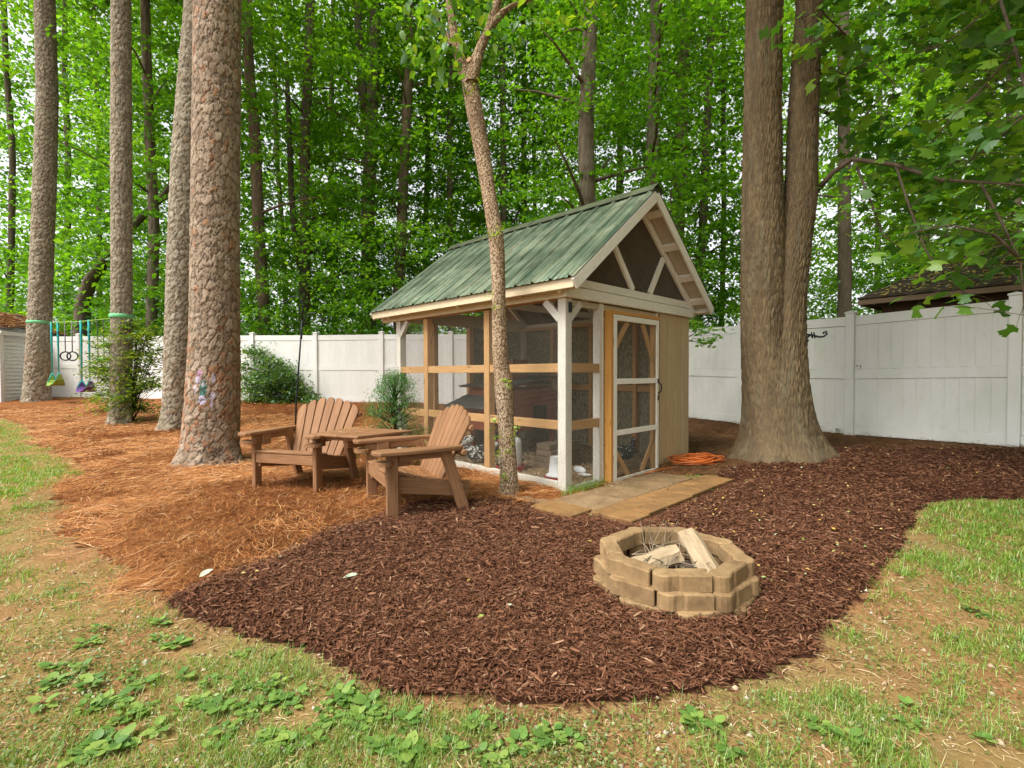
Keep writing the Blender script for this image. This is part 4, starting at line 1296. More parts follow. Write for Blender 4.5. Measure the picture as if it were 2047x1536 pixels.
for i in range(60):
    c = Vector((PIT[0] + random.uniform(-0.22, 0.16), PIT[1] + random.uniform(-0.15, 0.22), bz + random.uniform(0.06, 0.15)))
    a = random.uniform(0, 6.28); L = random.uniform(0.08, 0.26); e = random.uniform(-0.2, 0.75)
    d = Vector((math.cos(a), math.sin(a), e)).normalized() * L / 2
    if math.hypot((c + d).x - PIT[0], (c + d).y - PIT[1]) > 0.25 or math.hypot((c - d).x - PIT[0], (c - d).y - PIT[1]) > 0.25: continue
    mb.tube([c - d, c + Vector((random.uniform(-.015, .015), random.uniform(-.015, .015), 0.01)), c + d], [0.004, 0.003, 0.0015], 5, False)
for i in range(9):
    p = Vector((PIT[0] + random.uniform(-0.10, 0.06), PIT[1] + random.uniform(0.04, 0.16), bz + 0.1))
    mb.tube([p, p + Vector((random.uniform(-.05, .05), random.uniform(-.03, .05), 0.10)), p + Vector((random.uniform(-.09, .09), random.uniform(-.05, .1), 0.2))], [0.003, 0.002, 0.001], 5, False)
o = mb.build('kindling', M['twig']); o['kind'] = 'stuff'

# ------------------------------------------------------------------ adirondack chairs and the wedge table between them
def chair(label, loc, rz):
    t = thing('adirondack_chair', label, 'chair', loc, rz, 'adirondack chairs beside the coop')
    mt = M['chair']; W2 = 0.36
    B = lambda name, a, b, w, th, up=(0, 0, 1), ch=0.006: board(name, t, a, b, w, th, mt, up, ch)
    for s in (-1, 1):
        B('leg', (s * W2, 0, -0.10), (s * W2, 0, 0.545), 0.092, 0.045, up=(0, 1, 0))
        B('leg', (s * W2, 0.645, -0.10), (s * W2, 0.435, 0.545), 0.095, 0.042, up=(0, 1, 0))
        B('seat_rail', (s * (W2 - 0.045), -0.01, 0.305), (s * (W2 - 0.045), 0.66, 0.205), 0.135, 0.035)
        B('arm_support', (s * W2, 0.05, 0.525), (s * W2, 0.47, 0.525), 0.065, 0.04)
        # shaped arm: wide rounded front, tapering to the back
        xo = s * (W2 + 0.028)
        out = [(-0.045, -0.155), (0.05, -0.15), (0.085, -0.11), (0.088, 0.10), (0.07, 0.30), (0.035, 0.57), (-0.035, 0.58), (-0.06, 0.30), (-0.078, 0.05), (-0.075, -0.12)]
        if s < 0: out = [(-x, y) for x, y in out][::-1]
        m = MB()
        n = len(out)
        ring_ = lambda sc, z: [(xo + x * sc, y + (0.01 if sc < 1 and y < 0 else 0) * 1.0, z) for x, y in out]
        P = ring_(0.90, 0.548) + ring_(1.0, 0.556) + ring_(1.0, 0.576) + ring_(0.90, 0.585)
        m.add(P, [tuple(range(n))[::-1]] + [(l * n + i, l * n + (i + 1) % n, (l + 1) * n + (i + 1) % n, (l + 1) * n + i) for l in range(3) for i in range(n)] + [tuple(range(3 * n, 4 * n))])
        ao = m.build('arm', mt, t); ao.data.transform(Matrix.Rotation(R(-90), 4, 'Z')); ao.rotation_euler = (0, 0, R(90))
        m = MB()
        cx = s * (W2 + 0.018)
        disc = [(cx + 0.085 * math.cos(a), -0.075 + 0.075 * math.sin(a)) for a in np.linspace(0, 2 * math.pi, 16)[:-1]]
        m.prism(disc, 0.470, 0.500); m.build('cup_shelf', mt, t)
        B('bracket', (s * (W2 - 0.03), 0.04, 0.50), (s * (W2 - 0.03), 0.15, 0.50), 0.11, 0.03)
    B('front_rail', (-W2 + 0.024, -0.022, 0.325), (W2 - 0.024, -0.022, 0.325), 0.095, 0.03)
    # contoured seat slats
    prof = [(-0.045, 0.388), (0.035, 0.392), (0.115, 0.372), (0.195, 0.345), (0.275, 0.318), (0.355, 0.298), (0.43, 0.286)]
    for i in range(len(prof) - 1):
        (y0, z0), (y1, z1) = prof[i], prof[i + 1]
        d = Vector((0, y1 - y0, z1 - z0)); c = Vector((0, (y0 + y1) / 2, (z0 + z1) / 2))
        B('seat_slat', (-W2 + (0.0 if i == 0 else 0.026), c.y, c.z), (W2 - (0.0 if i == 0 else 0.026), c.y, c.z), d.length - 0.007, 0.026, up=d)
    # fan back: seven slats with rounded tops
    base = Vector((0, 0.425, 0.275)); rec = R(24)
    up = Vector((0, math.sin(rec), math.cos(rec))); nrm = Vector((0, -math.cos(rec), math.sin(rec)))
    N = 7
    for i in range(N):
        u = (i - (N - 1) / 2) / ((N - 1) / 2)
        Ls = 0.675 - 0.095 * u * u
        b = Vector((u * 0.255, 0, 0)) + base
        tip = Vector((u * 0.345, 0, 0)) + base + up * Ls
        ax = (tip - b).normalized(); sd_ = ax.cross(nrm).normalized()
        w0, w1, th = 0.078, 0.104, 0.022
        pts = []
        for f in (0.0, 0.5, 0.92):
            w = w0 + (w1 - w0) * f
            pts.append((w / 2, f))
        outl = [(-p[0], p[1] * Ls) for p in pts[::1]]
        top_ = []
        slope = -0.03 * u
        for k in range(1, 6):
            a = math.pi * k / 6
            top_.append((-math.cos(a) * w1 * 0.49, Ls * 0.94 + math.sin(a) * 0.04 - slope * math.cos(a)))
        poly = outl + top_ + [(p[0], p[1] * Ls) for p in pts[::-1]]
        V = []
        for lay, off, sc in ((0, -th / 2, 0.93), (1, -th / 2 + 0.005, 1.0), (2, th / 2 - 0.005, 1.0), (3, th / 2, 0.93)):
            for (x, y) in poly:
                V.append((y, x * sc, off))
        n = len(poly)
        F = [tuple(range(n))] + [(l * n + (k + 1) % n, l * n + k, (l + 1) * n + k, (l + 1) * n + (k + 1) % n) for l in range(3) for k in range(n)] + [tuple(range(3 * n, 4 * n))[::-1]]
        so = mk('back_slat', V, F, mt, t)
        mm_ = Matrix.Identity(4)
        for r_ in range(3): mm_[r_][0], mm_[r_][1], mm_[r_][2], mm_[r_][3] = ax[r_], sd_[r_], nrm[r_], b[r_]
        so.matrix_local = mm_
    for h, wd, nm in ((0.50, 0.40, 'back_brace'), (0.29, 0.445, 'back_brace')):
        p = base + up * h - nrm * 0.036
        m = MB(); m.tube([p + Vector((-wd, 0, 0)), p + Vector((-wd + 0.02, 0, 0)), p + Vector((wd - 0.02, 0, 0)), p + Vector((wd, 0, 0))], [0.020, 0.030, 0.030, 0.020], 10); m.build(nm, mt, t)
    for s in (-1, 1):
        m = MB()
        for (y, z) in ((0.0, 0.35), (0.0, 0.31), (0.555, 0.30), (0.575, 0.25)):
            m.tube([(s * (W2 + 0.022), y, z), (s * (W2 + 0.028), y, z)], 0.011, 8)
        m.build('bolts', M['chair'], t)
    return t
c1, c2 = (-2.203, 4.795), (-1.10, 4.118)
z1 = 0.02; z2 = 0.0
chair('brown wooden adirondack chair nearer the thick pine, seen from the front', (c1[0], c1[1], z1), R(-17))
chair('brown wooden adirondack chair nearer the coop, seen from its side', (c2[0], c2[1], z2), R(-62))
tb = thing('wedge_table', 'small brown wedge-shaped wooden table bridging the two adirondack chairs', 'table', (-1.48, 4.65, 0))
def slab(name, poly, z0, z1, par, mat):
    n = len(poly); c = np.mean(poly, 0)
    V = []
    for sc, z in ((0.985, z0), (1.0, z0 + 0.006), (1.0, z1 - 0.006), (0.985, z1)):
        V += [(c[0] + (x - c[0]) * sc + 1.48, c[1] + (y - c[1]) * sc - 4.65, z) for x, y in poly]
    F = [tuple(range(n))[::-1]] + [(l * n + i, l * n + (i + 1) % n, (l + 1) * n + (i + 1) % n, (l + 1) * n + i) for l in range(3) for i in range(n)] + [tuple(range(3 * n, 4 * n))]
    return mk(name, V, F, mat, par)
slab('top_board', [(-1.815, 4.595), (-1.60, 4.50), (-1.32, 5.02), (-1.66, 5.14)], 0.588, 0.612, tb, M['chair'])
slab('top_board', [(-1.592, 4.496), (-1.385, 4.40), (-0.98, 4.86), (-1.312, 5.015)], 0.588, 0.612, tb, M['chair'])
tl = lambda x, y, z: (x + 1.48, y - 4.65, z)
board('cleat', tb, tl(-1.80, 4.70, 0.568), tl(-1.30, 4.49, 0.568), 0.036, 0.06, M['chair'])
board('cleat', tb, tl(-1.66, 5.02, 0.568), tl(-1.10, 4.78, 0.568), 0.036, 0.06, M['chair'])
board('apron', tb, tl(-1.55, 4.60, 0.52), tl(-1.36, 4.86, 0.52), 0.09, 0.035, M['chair'])

# ------------------------------------------------------------------ shepherd hook
hp = at(590, 876); Yh = float(hp[1])
hk = thing('shepherd_hook', 'tall dark iron shepherd hook with two arms behind the left chair', 'garden hook', (hp[0], hp[1], hp[2]))
def hl(px, py): p = atY(px, py, Yh); return (p.x - hp[0], p.y - hp[1], p.z - hp[2])
tubeobj('pole', hk, [(0, 0, -0.1), hl(592, 800), hl(598, 722), hl(604, 640)], 0.0135, M['dark_metal'])
tubeobj('hook_arm', hk, [hl(604, 640), hl(606, 610), hl(601, 597), hl(592, 592), hl(581, 596), hl(572, 605), hl(567, 607), hl(565, 602)], 0.011, M['dark_metal'])
tubeobj('hook_arm', hk, [hl(605, 655), hl(609, 636), hl(618, 627), hl(630, 626), hl(640, 633), hl(646, 641), hl(651, 640), hl(650, 635)], 0.011, M['dark_metal'])
m = MB(); a = Vector(hl(603, 660)); b = Vector(hl(602, 678)); m.tube([a, b], 0.018, 8); m.build('collar', M['dark_metal'], hk)

# ------------------------------------------------------------------ orange extension cord
cp = at(1393, 932)
mb = MB()
cd = bpy.data.curves
pts = []
cx, cyy = cp[0], cp[1]
tt = 0
for k in range(620):
    a = k / 24 * 2 * math.pi * 0.93 + 0.4 * math.sin(k * 0.05)
    rr = 0.155 + 0.075 * math.sin(k * 0.041) + 0.035 * math.sin(k * 0.13)
    x = cx + rr * 1.25 * math.cos(a) + 0.05 * math.sin(k * 0.023); y = cyy + rr * math.sin(a) + 0.03 * math.cos(k * 0.031)
    pts.append((x, y, tp(x, y) + 0.012 + 0.055 * (k / 620) + 0.018 * math.sin(k * 0.37) + 0.01))
cordend = [coop_world(1.75, -0.17), coop_world(1.5, -0.16), coop_world(1.25, -0.135)]
x0, y0 = pts[0][0], pts[0][1]
lead = [(cordend[2][0], cordend[2][1], 0.045), (cordend[1][0], cordend[1][1], 0.045), (cordend[0][0], cordend[0][1], 0.045), ((cordend[0][0] + x0) / 2, (cordend[0][1] + y0) / 2 - 0.02, 0.05)]
pts = lead + pts
mb.tube(pts, 0.0062, 6)
o = mb.build('extension_cord', M['cord'], None, True)
tag(o, 'orange extension cord coiled on the ground at the corner of the coop', 'cord')

# ------------------------------------------------------------------ swing line between two pines
A_ = atY(100, 645, 13.35); B_ = atY(240, 635, 9.75)
def onl(px):
    k = (px - 1023.5) / FPX
    # solve (A+(B-A)s): x = k*y
    s = (k * A_.y - A_.x) / ((B_.x - A_.x) - k * (B_.y - A_.y))
    return A_ + (B_ - A_) * s
tag(tubeobj('slackline', None, [A_, A_ + (B_ - A_) * 0.5 - Vector((0, 0, 0.03)), B_], 0.010, M['lime'], 6), 'yellow-green webbing line stretched between the two leftmost pines', 'slackline')
def down(p, py):
    return Vector((p.x, p.y, atY(1023, py, p.y).z))
def swing(label, pa, pb, py_split, py_seat, seatmat, w):
    a, b = onl(pa), onl(pb)
    c = (a + b) / 2
    t = thing('sling_swing', label, 'swing', c, 0, 'sling swings on the webbing line')
    for p in (a, b):
        q = down(p, py_split)
        tubeobj('strap', t, [p - c, (p - c) * 0.98 + Vector((0, 0, -0.35)), q - c], [0.024, 0.024, 0.012], M['teal'], 6)
        e = (p - c).normalized()
        for k in (-1, 1):
            r = down(p, py_seat - 10) + Vector((0.07 * k, 0.05 * k, 0))
            tubeobj('strap', t, [q - c, r - c], 0.012, M['teal'], 6)
        m = MB(); m.box((p - c) + Vector((0, 0, -0.28)), (0.06, 0.03, 0.05)); m.build('buckle', M['dark_metal'], t)
    qa, qb = down(a, py_seat) - c, down(b, py_seat) - c
    e = (qb - qa).normalized(); n = Vector((-e.y, e.x, 0))
    V = []; F = []
    ta, tb_ = down(a, py_split) - c, down(b, py_split) - c
    hgt = ta.z - qa.z
    for i in range(9):
        f = i / 8; u = 2 * f - 1
        p = (qa + qb) * 0.5 + (qb - qa) * (0.95 * u * (1 - 0.35 * abs(u) ** 3))
        z_ = hgt * 0.85 * abs(u) ** 2.2
        hw_ = 0.03 + 0.14 * (1 - abs(u) ** 1.5)
        for k in (-1, 1):
            V.append(p + n * (hw_ * k) + Vector((0, 0, z_ + 0.03 * (1 - abs(u)))))
    for i in range(8): F.append((2 * i, 2 * i + 1, 2 * i + 3, 2 * i + 2))
    n0 = len(V); V += [v + Vector((0, 0, -0.012)) for v in V]
    F += [tuple(n0 + q for q in f[::-1]) for f in F] + [(2 * i, 2 * i + 2, n0 + 2 * i + 2, n0 + 2 * i) for i in range(8)] + [(2 * i + 3, 2 * i + 1, n0 + 2 * i + 1, n0 + 2 * i + 3) for i in range(8)]
    mk('sling_seat', V, F, seatmat, t)
    return t
swing('teal-strapped sling swing with lime green seat close to the leftmost pine', 105, 118, 742, 770, M['lime'], 0.3)
swing('teal-strapped sling swing with dark purple seat in the middle of the line', 164, 180, 757, 783, M['purple'], 0.3)
for i, (p, lab) in enumerate(((132, 'black gym ring hanging next to the lime green swing'), (146, 'black gym ring hanging next to the purple swing'))):
    a = onl(p); q = down(a, 701)
    t = thing('gym_ring', lab, 'gym ring', q, 0, 'gym rings on the webbing line')
    tubeobj('strap', t, [a - q, (0, 0, 0)], 0.011, M['grey_strap'], 6)
    cpt = [(0.105 * math.sin(w), 0.03 * math.sin(w), -0.105 + 0.105 * math.cos(w)) for w in np.linspace(0, 2 * math.pi, 25)]
    tubeobj('ring', t, cpt, 0.016, M['dark_metal'], 8)
a, b = onl(197), onl(209)
qa, qb = down(a, 715), down(b, 715)
t = thing('trapeze_bar', 'small green trapeze bar on dark ropes at the right end of the line', 'trapeze', (qa + qb) / 2)
c = (qa + qb) / 2
tubeobj('rope', t, [a - c, qa - c], 0.009, M['dark_metal'], 6); tubeobj('rope', t, [b - c, qb - c], 0.009, M['dark_metal'], 6)
e = (qb - qa).normalized() * 0.05
tubeobj('bar', t, [qa - c - e, qb - c + e], 0.022, M['green_band'], 8)

# ------------------------------------------------------------------ trees: trunks
def trunk_mesh(ctrl, ns, dz, kind, flare=0.0, lobes=(5, 0.5, 0.3), seed=0, cell=(0.07, 0.09), amp=0.012, cols=None, paint=None, zfl=0.22):
    """ctrl: (x,y,z,r) bottom to top, local; displaced bark; returns V,F,col"""
    ctrl = np.array(ctrl, float)
    L = np.concatenate([[0], np.cumsum(np.linalg.norm(np.diff(ctrl[:, :3], axis=0), axis=1))])
    vis = L[-2] + 0.3 if (len(L) > 3 and dz < 0.05 and L[-1] - L[-2] > 3) else L[-1]
    s = np.arange(0, vis, dz)
    s = np.concatenate([s, np.arange(vis, L[-1], 0.3)]) if vis < L[-1] else np.linspace(0, L[-1], max(4, int(L[-1] / dz)))
    nv = len(s)
    def sm(k):
        v = np.interp(s, L, ctrl[:, k])
        w = max(1, int(nv * 0.03))
        ker = np.ones(2 * w + 1) / (2 * w + 1)
        return np.convolve(np.pad(v, w, mode='edge') if k == 3 else np.concatenate([v[0] - (v[1] - v[0]) * np.arange(w, 0, -1), v, v[-1] + (v[-1] - v[-2]) * np.arange(1, w + 1)]), ker, 'valid')
    cx, cyy, cz, rr = sm(0), sm(1), sm(2), sm(3)
    th = np.linspace(0, 2 * np.pi, ns, endpoint=False)
    T, S = np.meshgrid(th, s)
    Rr = np.repeat(rr[:, None], ns, 1)
    if flare:
        k, la, ph = lobes
        fl = np.exp(-S / zfl)
        Rr = Rr * (1 + flare * fl * (0.75 + la * np.cos(k * T + ph) + 0.25 * np.cos((k - 2) * T + 1.7 * ph)))
    Rr = Rr * (1 + 0.035 * (fbm(np.cos(T) * 1.4 + 7 + S * 0.6, np.sin(T) * 1.4 + 3 + S * 0.5, seed + 3) - 0.5))
    circ = 2 * np.pi * float(np.median(rr))
    if kind == 'plate':
        nu = max(6, int(round(circ / cell[0])))
        wob = 0.9 * (fbm(T * nu / 6.2832 * 0.6, S / cell[1] * 0.6, seed + 11) - 0.5) + 0.8 * (fbm(T * nu / 6.2832 * 2.6, S / cell[1] * 2.6, seed + 12, 3) - 0.5) + 0.5 * (fbm(T * nu / 6.2832 * 7, S / cell[1] * 7, seed + 13, 2) - 0.5)
        seam = np.minimum(T, 2 * np.pi - T) / 0.4
        wob = wob * np.clip(seam, 0, 1)
        f1, f2, cr = worley(T / (2 * np.pi) * nu + wob, S / cell[1] + wob, nu, seed)
        h = sstep(0.01, 0.17, f2 - f1)
        f1b, f2b, crb = worley(T / (2 * np.pi) * nu * 2 + wob * 1.3, S / cell[1] * 1.7 + wob, nu * 2, seed + 70)
        fine = sstep(0.0, 0.12, f2b - f1b)
        slope_ = (S / cell[1] + wob) % 1.0
        disp = amp * h * (0.45 + 0.55 * cr + 0.45 * crb * fine + 0.35 * (1 - slope_)) - amp * 0.6
        a, b, c = [np.array(v) for v in cols]
        w = cr[..., None]
        col = a * (1 - w) + b * w
        zone = 0.05 + 0.34 * np.exp(-((S - 0.95) / 0.55) ** 2)
        hot = (crb > 1 - zone)[..., None] * 0.75
        col = col * (1 - hot) + c * hot
        col = col * (0.70 + 0.6 * fbm(T * 14, S * 34, seed + 5)[..., None])
        col = col * (1 - 0.38 * (1 - fine)[..., None])
        crk = np.clip((1 - h) * 1.15, 0, 0.78)[..., None]
        col = col * (1 - crk) + np.array([0.060, 0.042, 0.028]) * crk
    else:
        nu = max(10, int(round(circ / cell[0])))
        wob = 0.9 * (fbm(T * nu / 6.2832 * 0.3, S / cell[1] * 1.2, seed + 11) - 0.5)
        seam = np.minimum(T, 2 * np.pi - T) / 0.4
        wob = wob * np.clip(seam, 0, 1)
        f1, f2, cr = worley(T / (2 * np.pi) * nu + wob * 2, S / cell[1] + wob, nu, seed)
        h = sstep(0.02, 0.35, f2 - f1)
        disp = amp * h * (0.6 + 0.8 * cr) - amp * 0.5
        a, b, c = [np.array(v) for v in cols]
        w = fbm(T * 3, S * 2.2, seed + 8)[..., None]
        w = np.clip((w - 0.3) / 0.4, 0, 1)
        col = a * (1 - w) + b * w
        lich = sstep(0.58, 0.72, fbm(T * 5 + 9, S * 3.1, seed + 21))[..., None] * 0.55
        col = col * (1 - lich) + c * lich
        col = col * (0.86 + 0.26 * cr[..., None])
        crk = (1 - sstep(0.02, 0.30, f2 - f1))[..., None] * 0.6
        col = col * (1 - crk) + np.array([0.055, 0.036, 0.020]) * crk
    if paint is not None: col = paint(T, S, col, h)
    Rr = Rr + disp
    V = np.stack([cx[:, None] + Rr * np.cos(T), cyy[:, None] + Rr * np.sin(T), np.repeat(cz[:, None], ns, 1)], 2).reshape(-1, 3)
    i = np.arange(nv - 1)[:, None] * ns; k = np.arange(ns)[None]
    F = np.stack([i + k, i + (k + 1) % ns, i + ns + (k + 1) % ns, i + ns + k], 2).reshape(-1, 4)
    return V, F, np.clip(col.reshape(-1, 3), 0, 1)

def pxctrl(rows, Y, base=None):
    """rows of (py, px_left, px_right) bottom to top at depth Y -> trunk control points relative to base"""
    out = []
    for py, a, b in rows:
        p = atY((a + b) / 2, py, Y)
        th_ = math.atan(((a + b) / 2 - 1023.5) / FPX)
        out.append([p.x, p.y, p.z, (b - a) / 2 / FPX * Y * math.cos(th_)])
    out = np.array(out)
    if base is not None: out[:, :3] -= np.array(base)
    return out
GREYB = [(0.27, 0.232, 0.165), (0.45, 0.395, 0.300), (0.31, 0.20, 0.12)]
REDB = [(0.27, 0.190, 0.128), (0.46, 0.355, 0.262), (0.40, 0.170, 0.075)]

# sprays of leaves --------------------------------------------------
def rotmats(n, tilt, seed=None):
    r = rng
    a = r.uniform(0, 2 * np.pi, n); tx = r.normal(0, tilt, n); ty = r.normal(0, tilt, n)
    ca_, sa = np.cos(a), np.sin(a)
    X = np.stack([ca_, sa, -tx], 1); X /= np.linalg.norm(X, axis=1, keepdims=True)
    Z = np.stack([tx * ca_ - ty * sa, tx * sa + ty * ca_, np.ones(n)], 1)
    Z -= X * (Z * X).sum(1, keepdims=True); Z /= np.linalg.norm(Z, axis=1, keepdims=True)
    Y = np.cross(Z, X)
    return X, Y, Z
def leaves_at(P, size, tilt=0.5, aspect=0.68, fold=0.12):
    n = len(P)
    X, Y, Z = rotmats(n, tilt)
    s = (size * rng.uniform(0.65, 1.3, n))[:, None]
    a = P - X * s * 0.5
    b = P + Y * s * aspect * 0.5 + Z * s * fold - X * s * 0.05
    c = P + X * s * 0.5 - Z * s * 0.12
    d = P - Y * s * aspect * 0.5 + Z * s * fold - X * s * 0.05
    V = np.stack([a, b, c, d], 1).reshape(-1, 3)
    return V, np.arange(4 * n).reshape(-1, 4)
def spray_points(C, per, rad, flat_):
    """per points in a tilted disc round every centre"""
    n = len(C)
    X, Y, Z = rotmats(n, 0.28)
    u = rng.normal(0, 0.5, (n, per, 3)) * np.array([1, 1, flat_])[None, None]
    rr = (rad * rng.uniform(0.6, 1.35, n))[:, None, None]
    u = u * rr
    P = C[:, None, :] + u[..., 0:1] * X[:, None] + u[..., 1:2] * Y[:, None] + u[..., 2:3] * Z[:, None]
    P[..., 2] -= 0.12 * (u[..., 0] ** 2 + u[..., 1] ** 2)
    return P.reshape(-1, 3)
def crown_mesh(name, nspr, per, rad, z0, z1, leaf, mat, srad=0.75, prof=None, front_gap=True, tilt=0.45):
    f = rng.uniform(0, 1, nspr)
    z = z0 + (z1 - z0) * f
    a = rng.uniform(0, 2 * np.pi, nspr)
    pr = prof(f) if prof else (0.55 + 0.45 * np.sin(np.pi * np.clip(f * 0.9 + 0.1, 0, 1)))
    r = rad * pr * np.sqrt(rng.uniform(0.03, 1, nspr))
    C = np.stack([r * np.cos(a), r * np.sin(a), z], 1)
    if front_gap:
        bad = (np.abs(C[:, 0]) < 0.7) & (C[:, 1] < 0.2) & (rng.uniform(0, 1, nspr) < 0.30)
        C[bad, 1] = np.abs(C[bad, 1]) + 0.6
    P = spray_points(C, per, srad, 0.15)
    V, F = leaves_at(P, leaf, tilt)
    return meshdata(name, V, F, mat)
CROWNS = []
for i in range(9):
    CROWNS.append(crown_mesh('tree_crown', 235, 70, 3.4, 1.6 + 0.5 * (i % 3), 21 + 2 * (i % 3), 0.165, M['forest2' if i % 3 else 'forest'], 0.95, tilt=0.6))
PINEC = crown_mesh('tree_crown', 120, 60, 2.6, 0, 7, 0.20, M['pineleaf'], 0.7, prof=lambda f: 1.0 - 0.6 * f, tilt=0.9)

def limbs(mb, ctrl, n, z0, z1, seed, ln=(1.4, 3.0)):
    rr = random.Random(seed)
    for i in range(n):
        z = rr.uniform(z0, z1)
        x = np.interp(z, ctrl[:, 2], ctrl[:, 0]); y = np.interp(z, ctrl[:, 2], ctrl[:, 1]); r = np.interp(z, ctrl[:, 2], ctrl[:, 3])
        a = rr.uniform(0, 6.28); L = rr.uniform(*ln)
        p = Vector((x, y, z)); d = Vector((math.cos(a), math.sin(a), rr.uniform(0.1, 0.7))).normalized()
        k = rr.uniform(-0.4, 0.4)
        pts = [p, p + d * L * 0.35 + Vector((0, 0, 0.1)), p + d * L * 0.7 + Vector((k * 0.5, k * 0.4, 0.15)), p + d * L + Vector((k, k, 0.05))]
        mb.tube(pts, [r * 0.28, r * 0.22, r * 0.14, r * 0.05], 6)

# --- foreground pines
def pine(label, rows, Y, z_top, cols, ns, dz, seed, cell, amp, flare, paint=None, zfl=0.22, crown_z=14, crown_s=1.0, lobes=(5, 0.5, 0.3)):
    b = pxctrl(rows[:1], Y)[0]
    bx, by = float(b[0]), float(b[1])
    bz_ = tp(bx, by) - 0.08
    c = pxctrl(rows, Y, (bx, by, bz_))
    c[0, 2] = 0.0
    slope = (c[-1, :2] - c[-3, :2]) / (c[-1, 2] - c[-3, 2])
    hi = np.array([[c[-1, 0] + slope[0] * (z_top - c[-1, 2]) * 0.6, c[-1, 1], z_top, c[-1, 3] * 0.45]])
    c = np.vstack([c, hi])
    t = thing('pine_tree', label, 'tree', (bx, by, bz_), 0, 'pines in the yard')
    k = np.searchsorted(c[:, 2], 0) if False else None
    V, F, col = trunk_mesh(c, ns, dz, 'plate', flare, lobes, seed, cell, amp, cols, paint, zfl)
    mk('trunk', V, F, M['bark'], t, True, {'col': col})
    cr_ = bpy.data.objects.new('crown', PINEC); link(cr_, t)
    cr_.location = (float(hi[0, 0]), float(hi[0, 1]), z_top - 6 * crown_s); cr_.scale = (crown_s * 1.2, crown_s * 1.2, crown_s); cr_.rotation_euler = (0, 0, seed)
    return t
def paintfn(T, S, col, h):
    # faded painted dabs on the bark plates facing the yard
    z = S
    ph = np.arctan2(np.sin(T), np.cos(T))
    dab = lambda a, zc, w, hh: (((ph - a) / w) ** 2 + ((z - zc) / hh) ** 2) < 1
    f0 = math.atan2(-1.0, 0.39)          # direction from the trunk towards the camera
    for a, zc, w, hh, c in ((-0.36, 1.215, 0.10, 0.045, (0.62, 0.34, 0.55)), (-0.42, 1.13, 0.11, 0.05, (0.58, 0.52, 0.66)), (-0.50, 1.03, 0.11, 0.045, (0.66, 0.56, 0.60)),
                            (-0.20, 1.02, 0.14, 0.11, (0.020, 0.20, 0.17)), (-0.20, 1.08, 0.05, 0.03, (0.60, 0.46, 0.60)), (-0.22, 0.89, 0.15, 0.06, (0.52, 0.48, 0.64)), (0.16, 1.16, 0.07, 0.07, (0.52, 0.47, 0.60)), (0.14, 0.94, 0.11, 0.05, (0.56, 0.50, 0.62)), (0.12, 0.84, 0.05, 0.04, (0.52, 0.46, 0.62))):
        k = (dab(f0 + a, zc, w, hh) & (h > 0.45))[..., None]
        col = np.where(k, np.array(c), col)
    return col
pine('thick pine with scaly reddish bark and painted dabs beside the left chair',
     [(925, 366, 478), (900, 366, 480), (850, 367, 481), (750, 374, 482), (650, 379, 481), (500, 381, 479), (300, 384, 480), (0, 388, 482)], 6.28, 17, REDB, 210, 0.0122, 11, (0.085, 0.125), 0.0105, 0.55, paintfn, 0.16, lobes=(5, 0.35, 0.9))
pine('pale grey leaning pine half hidden behind the thick painted pine',
     [(838, 322, 380), (800, 325, 384), (700, 328, 388), (500, 334, 396), (300, 344, 404), (0, 370, 425)], 9.1, 18, GREYB, 110, 0.021, 23, (0.095, 0.115), 0.014, 0.42, None, 0.2)
pine('slim grey pine with a green strap and feathery shrub at its foot',
     [(832, 217, 262), (800, 219, 263), (700, 221, 265), (500, 222, 265), (300, 221, 264), (0, 222, 262)], 9.65, 18, GREYB, 100, 0.021, 31, (0.080, 0.10), 0.013, 0.30, None, 0.25)
pine('leftmost grey pine standing in front of the white garden shed',
     [(792, 46, 102), (760, 47, 103), (700, 51, 104), (600, 56, 106), (500, 60, 108), (350, 66, 114), (200, 72, 117), (0, 68, 111)], 13.6, 19, GREYB, 100, 0.022, 47, (0.105, 0.125), 0.016, 0.17, None, 0.3)
for (px, py, Y, r) in ((79, 645, 13.6, 0.262), (242, 633, 9.65, 0.178)):
    p = atY(px, py, Y)
    m = MB(); m.lathe([(r + 0.008, -0.04), (r + 0.012, 0.0), (r + 0.008, 0.04)], (0, 0, 0), 28)
    o = m.build('trunk_strap', M['green_band'], None, True); o.location = p
    tag(o, 'green protective strap round the %s pine trunk' % ('leftmost' if px < 100 else 'slim strap-and-shrub'), 'strap', 'straps holding the webbing line')

# --- big twin-trunk tulip poplar
TY = 6.15
tw = thing('twin_trunk_tree', 'large twin-trunk tree with furrowed brown bark and lobed leaves right of the coop', 'tree', (TREE_TWIN[0], TREE_TWIN[1], 0.0))
BR = [(0.128, 0.082, 0.033), (0.222, 0.150, 0.067), (0.215, 0.185, 0.105)]
base = (TREE_TWIN[0], TREE_TWIN[1], 0.0)
Lr = [(930, 1478, 1615), (900, 1481, 1612), (850, 1484, 1606), (780, 1483, 1594), (700, 1481, 1572), (600, 1480, 1570), (480, 1481, 1567), (350, 1484, 1563), (200, 1488, 1561), (0, 1492, 1564)]
Rr_ = [(930, 1496, 1656), (900, 1498, 1644), (850, 1500, 1629), (780, 1506, 1618), (700, 1524, 1612), (600, 1535, 1611), (480, 1556, 1622), (400, 1568, 1634), (300, 1572, 1634), (200, 1577, 1636), (0, 1592, 1645)]
VV_, FF_, CC_ = [], [], []
off = 0
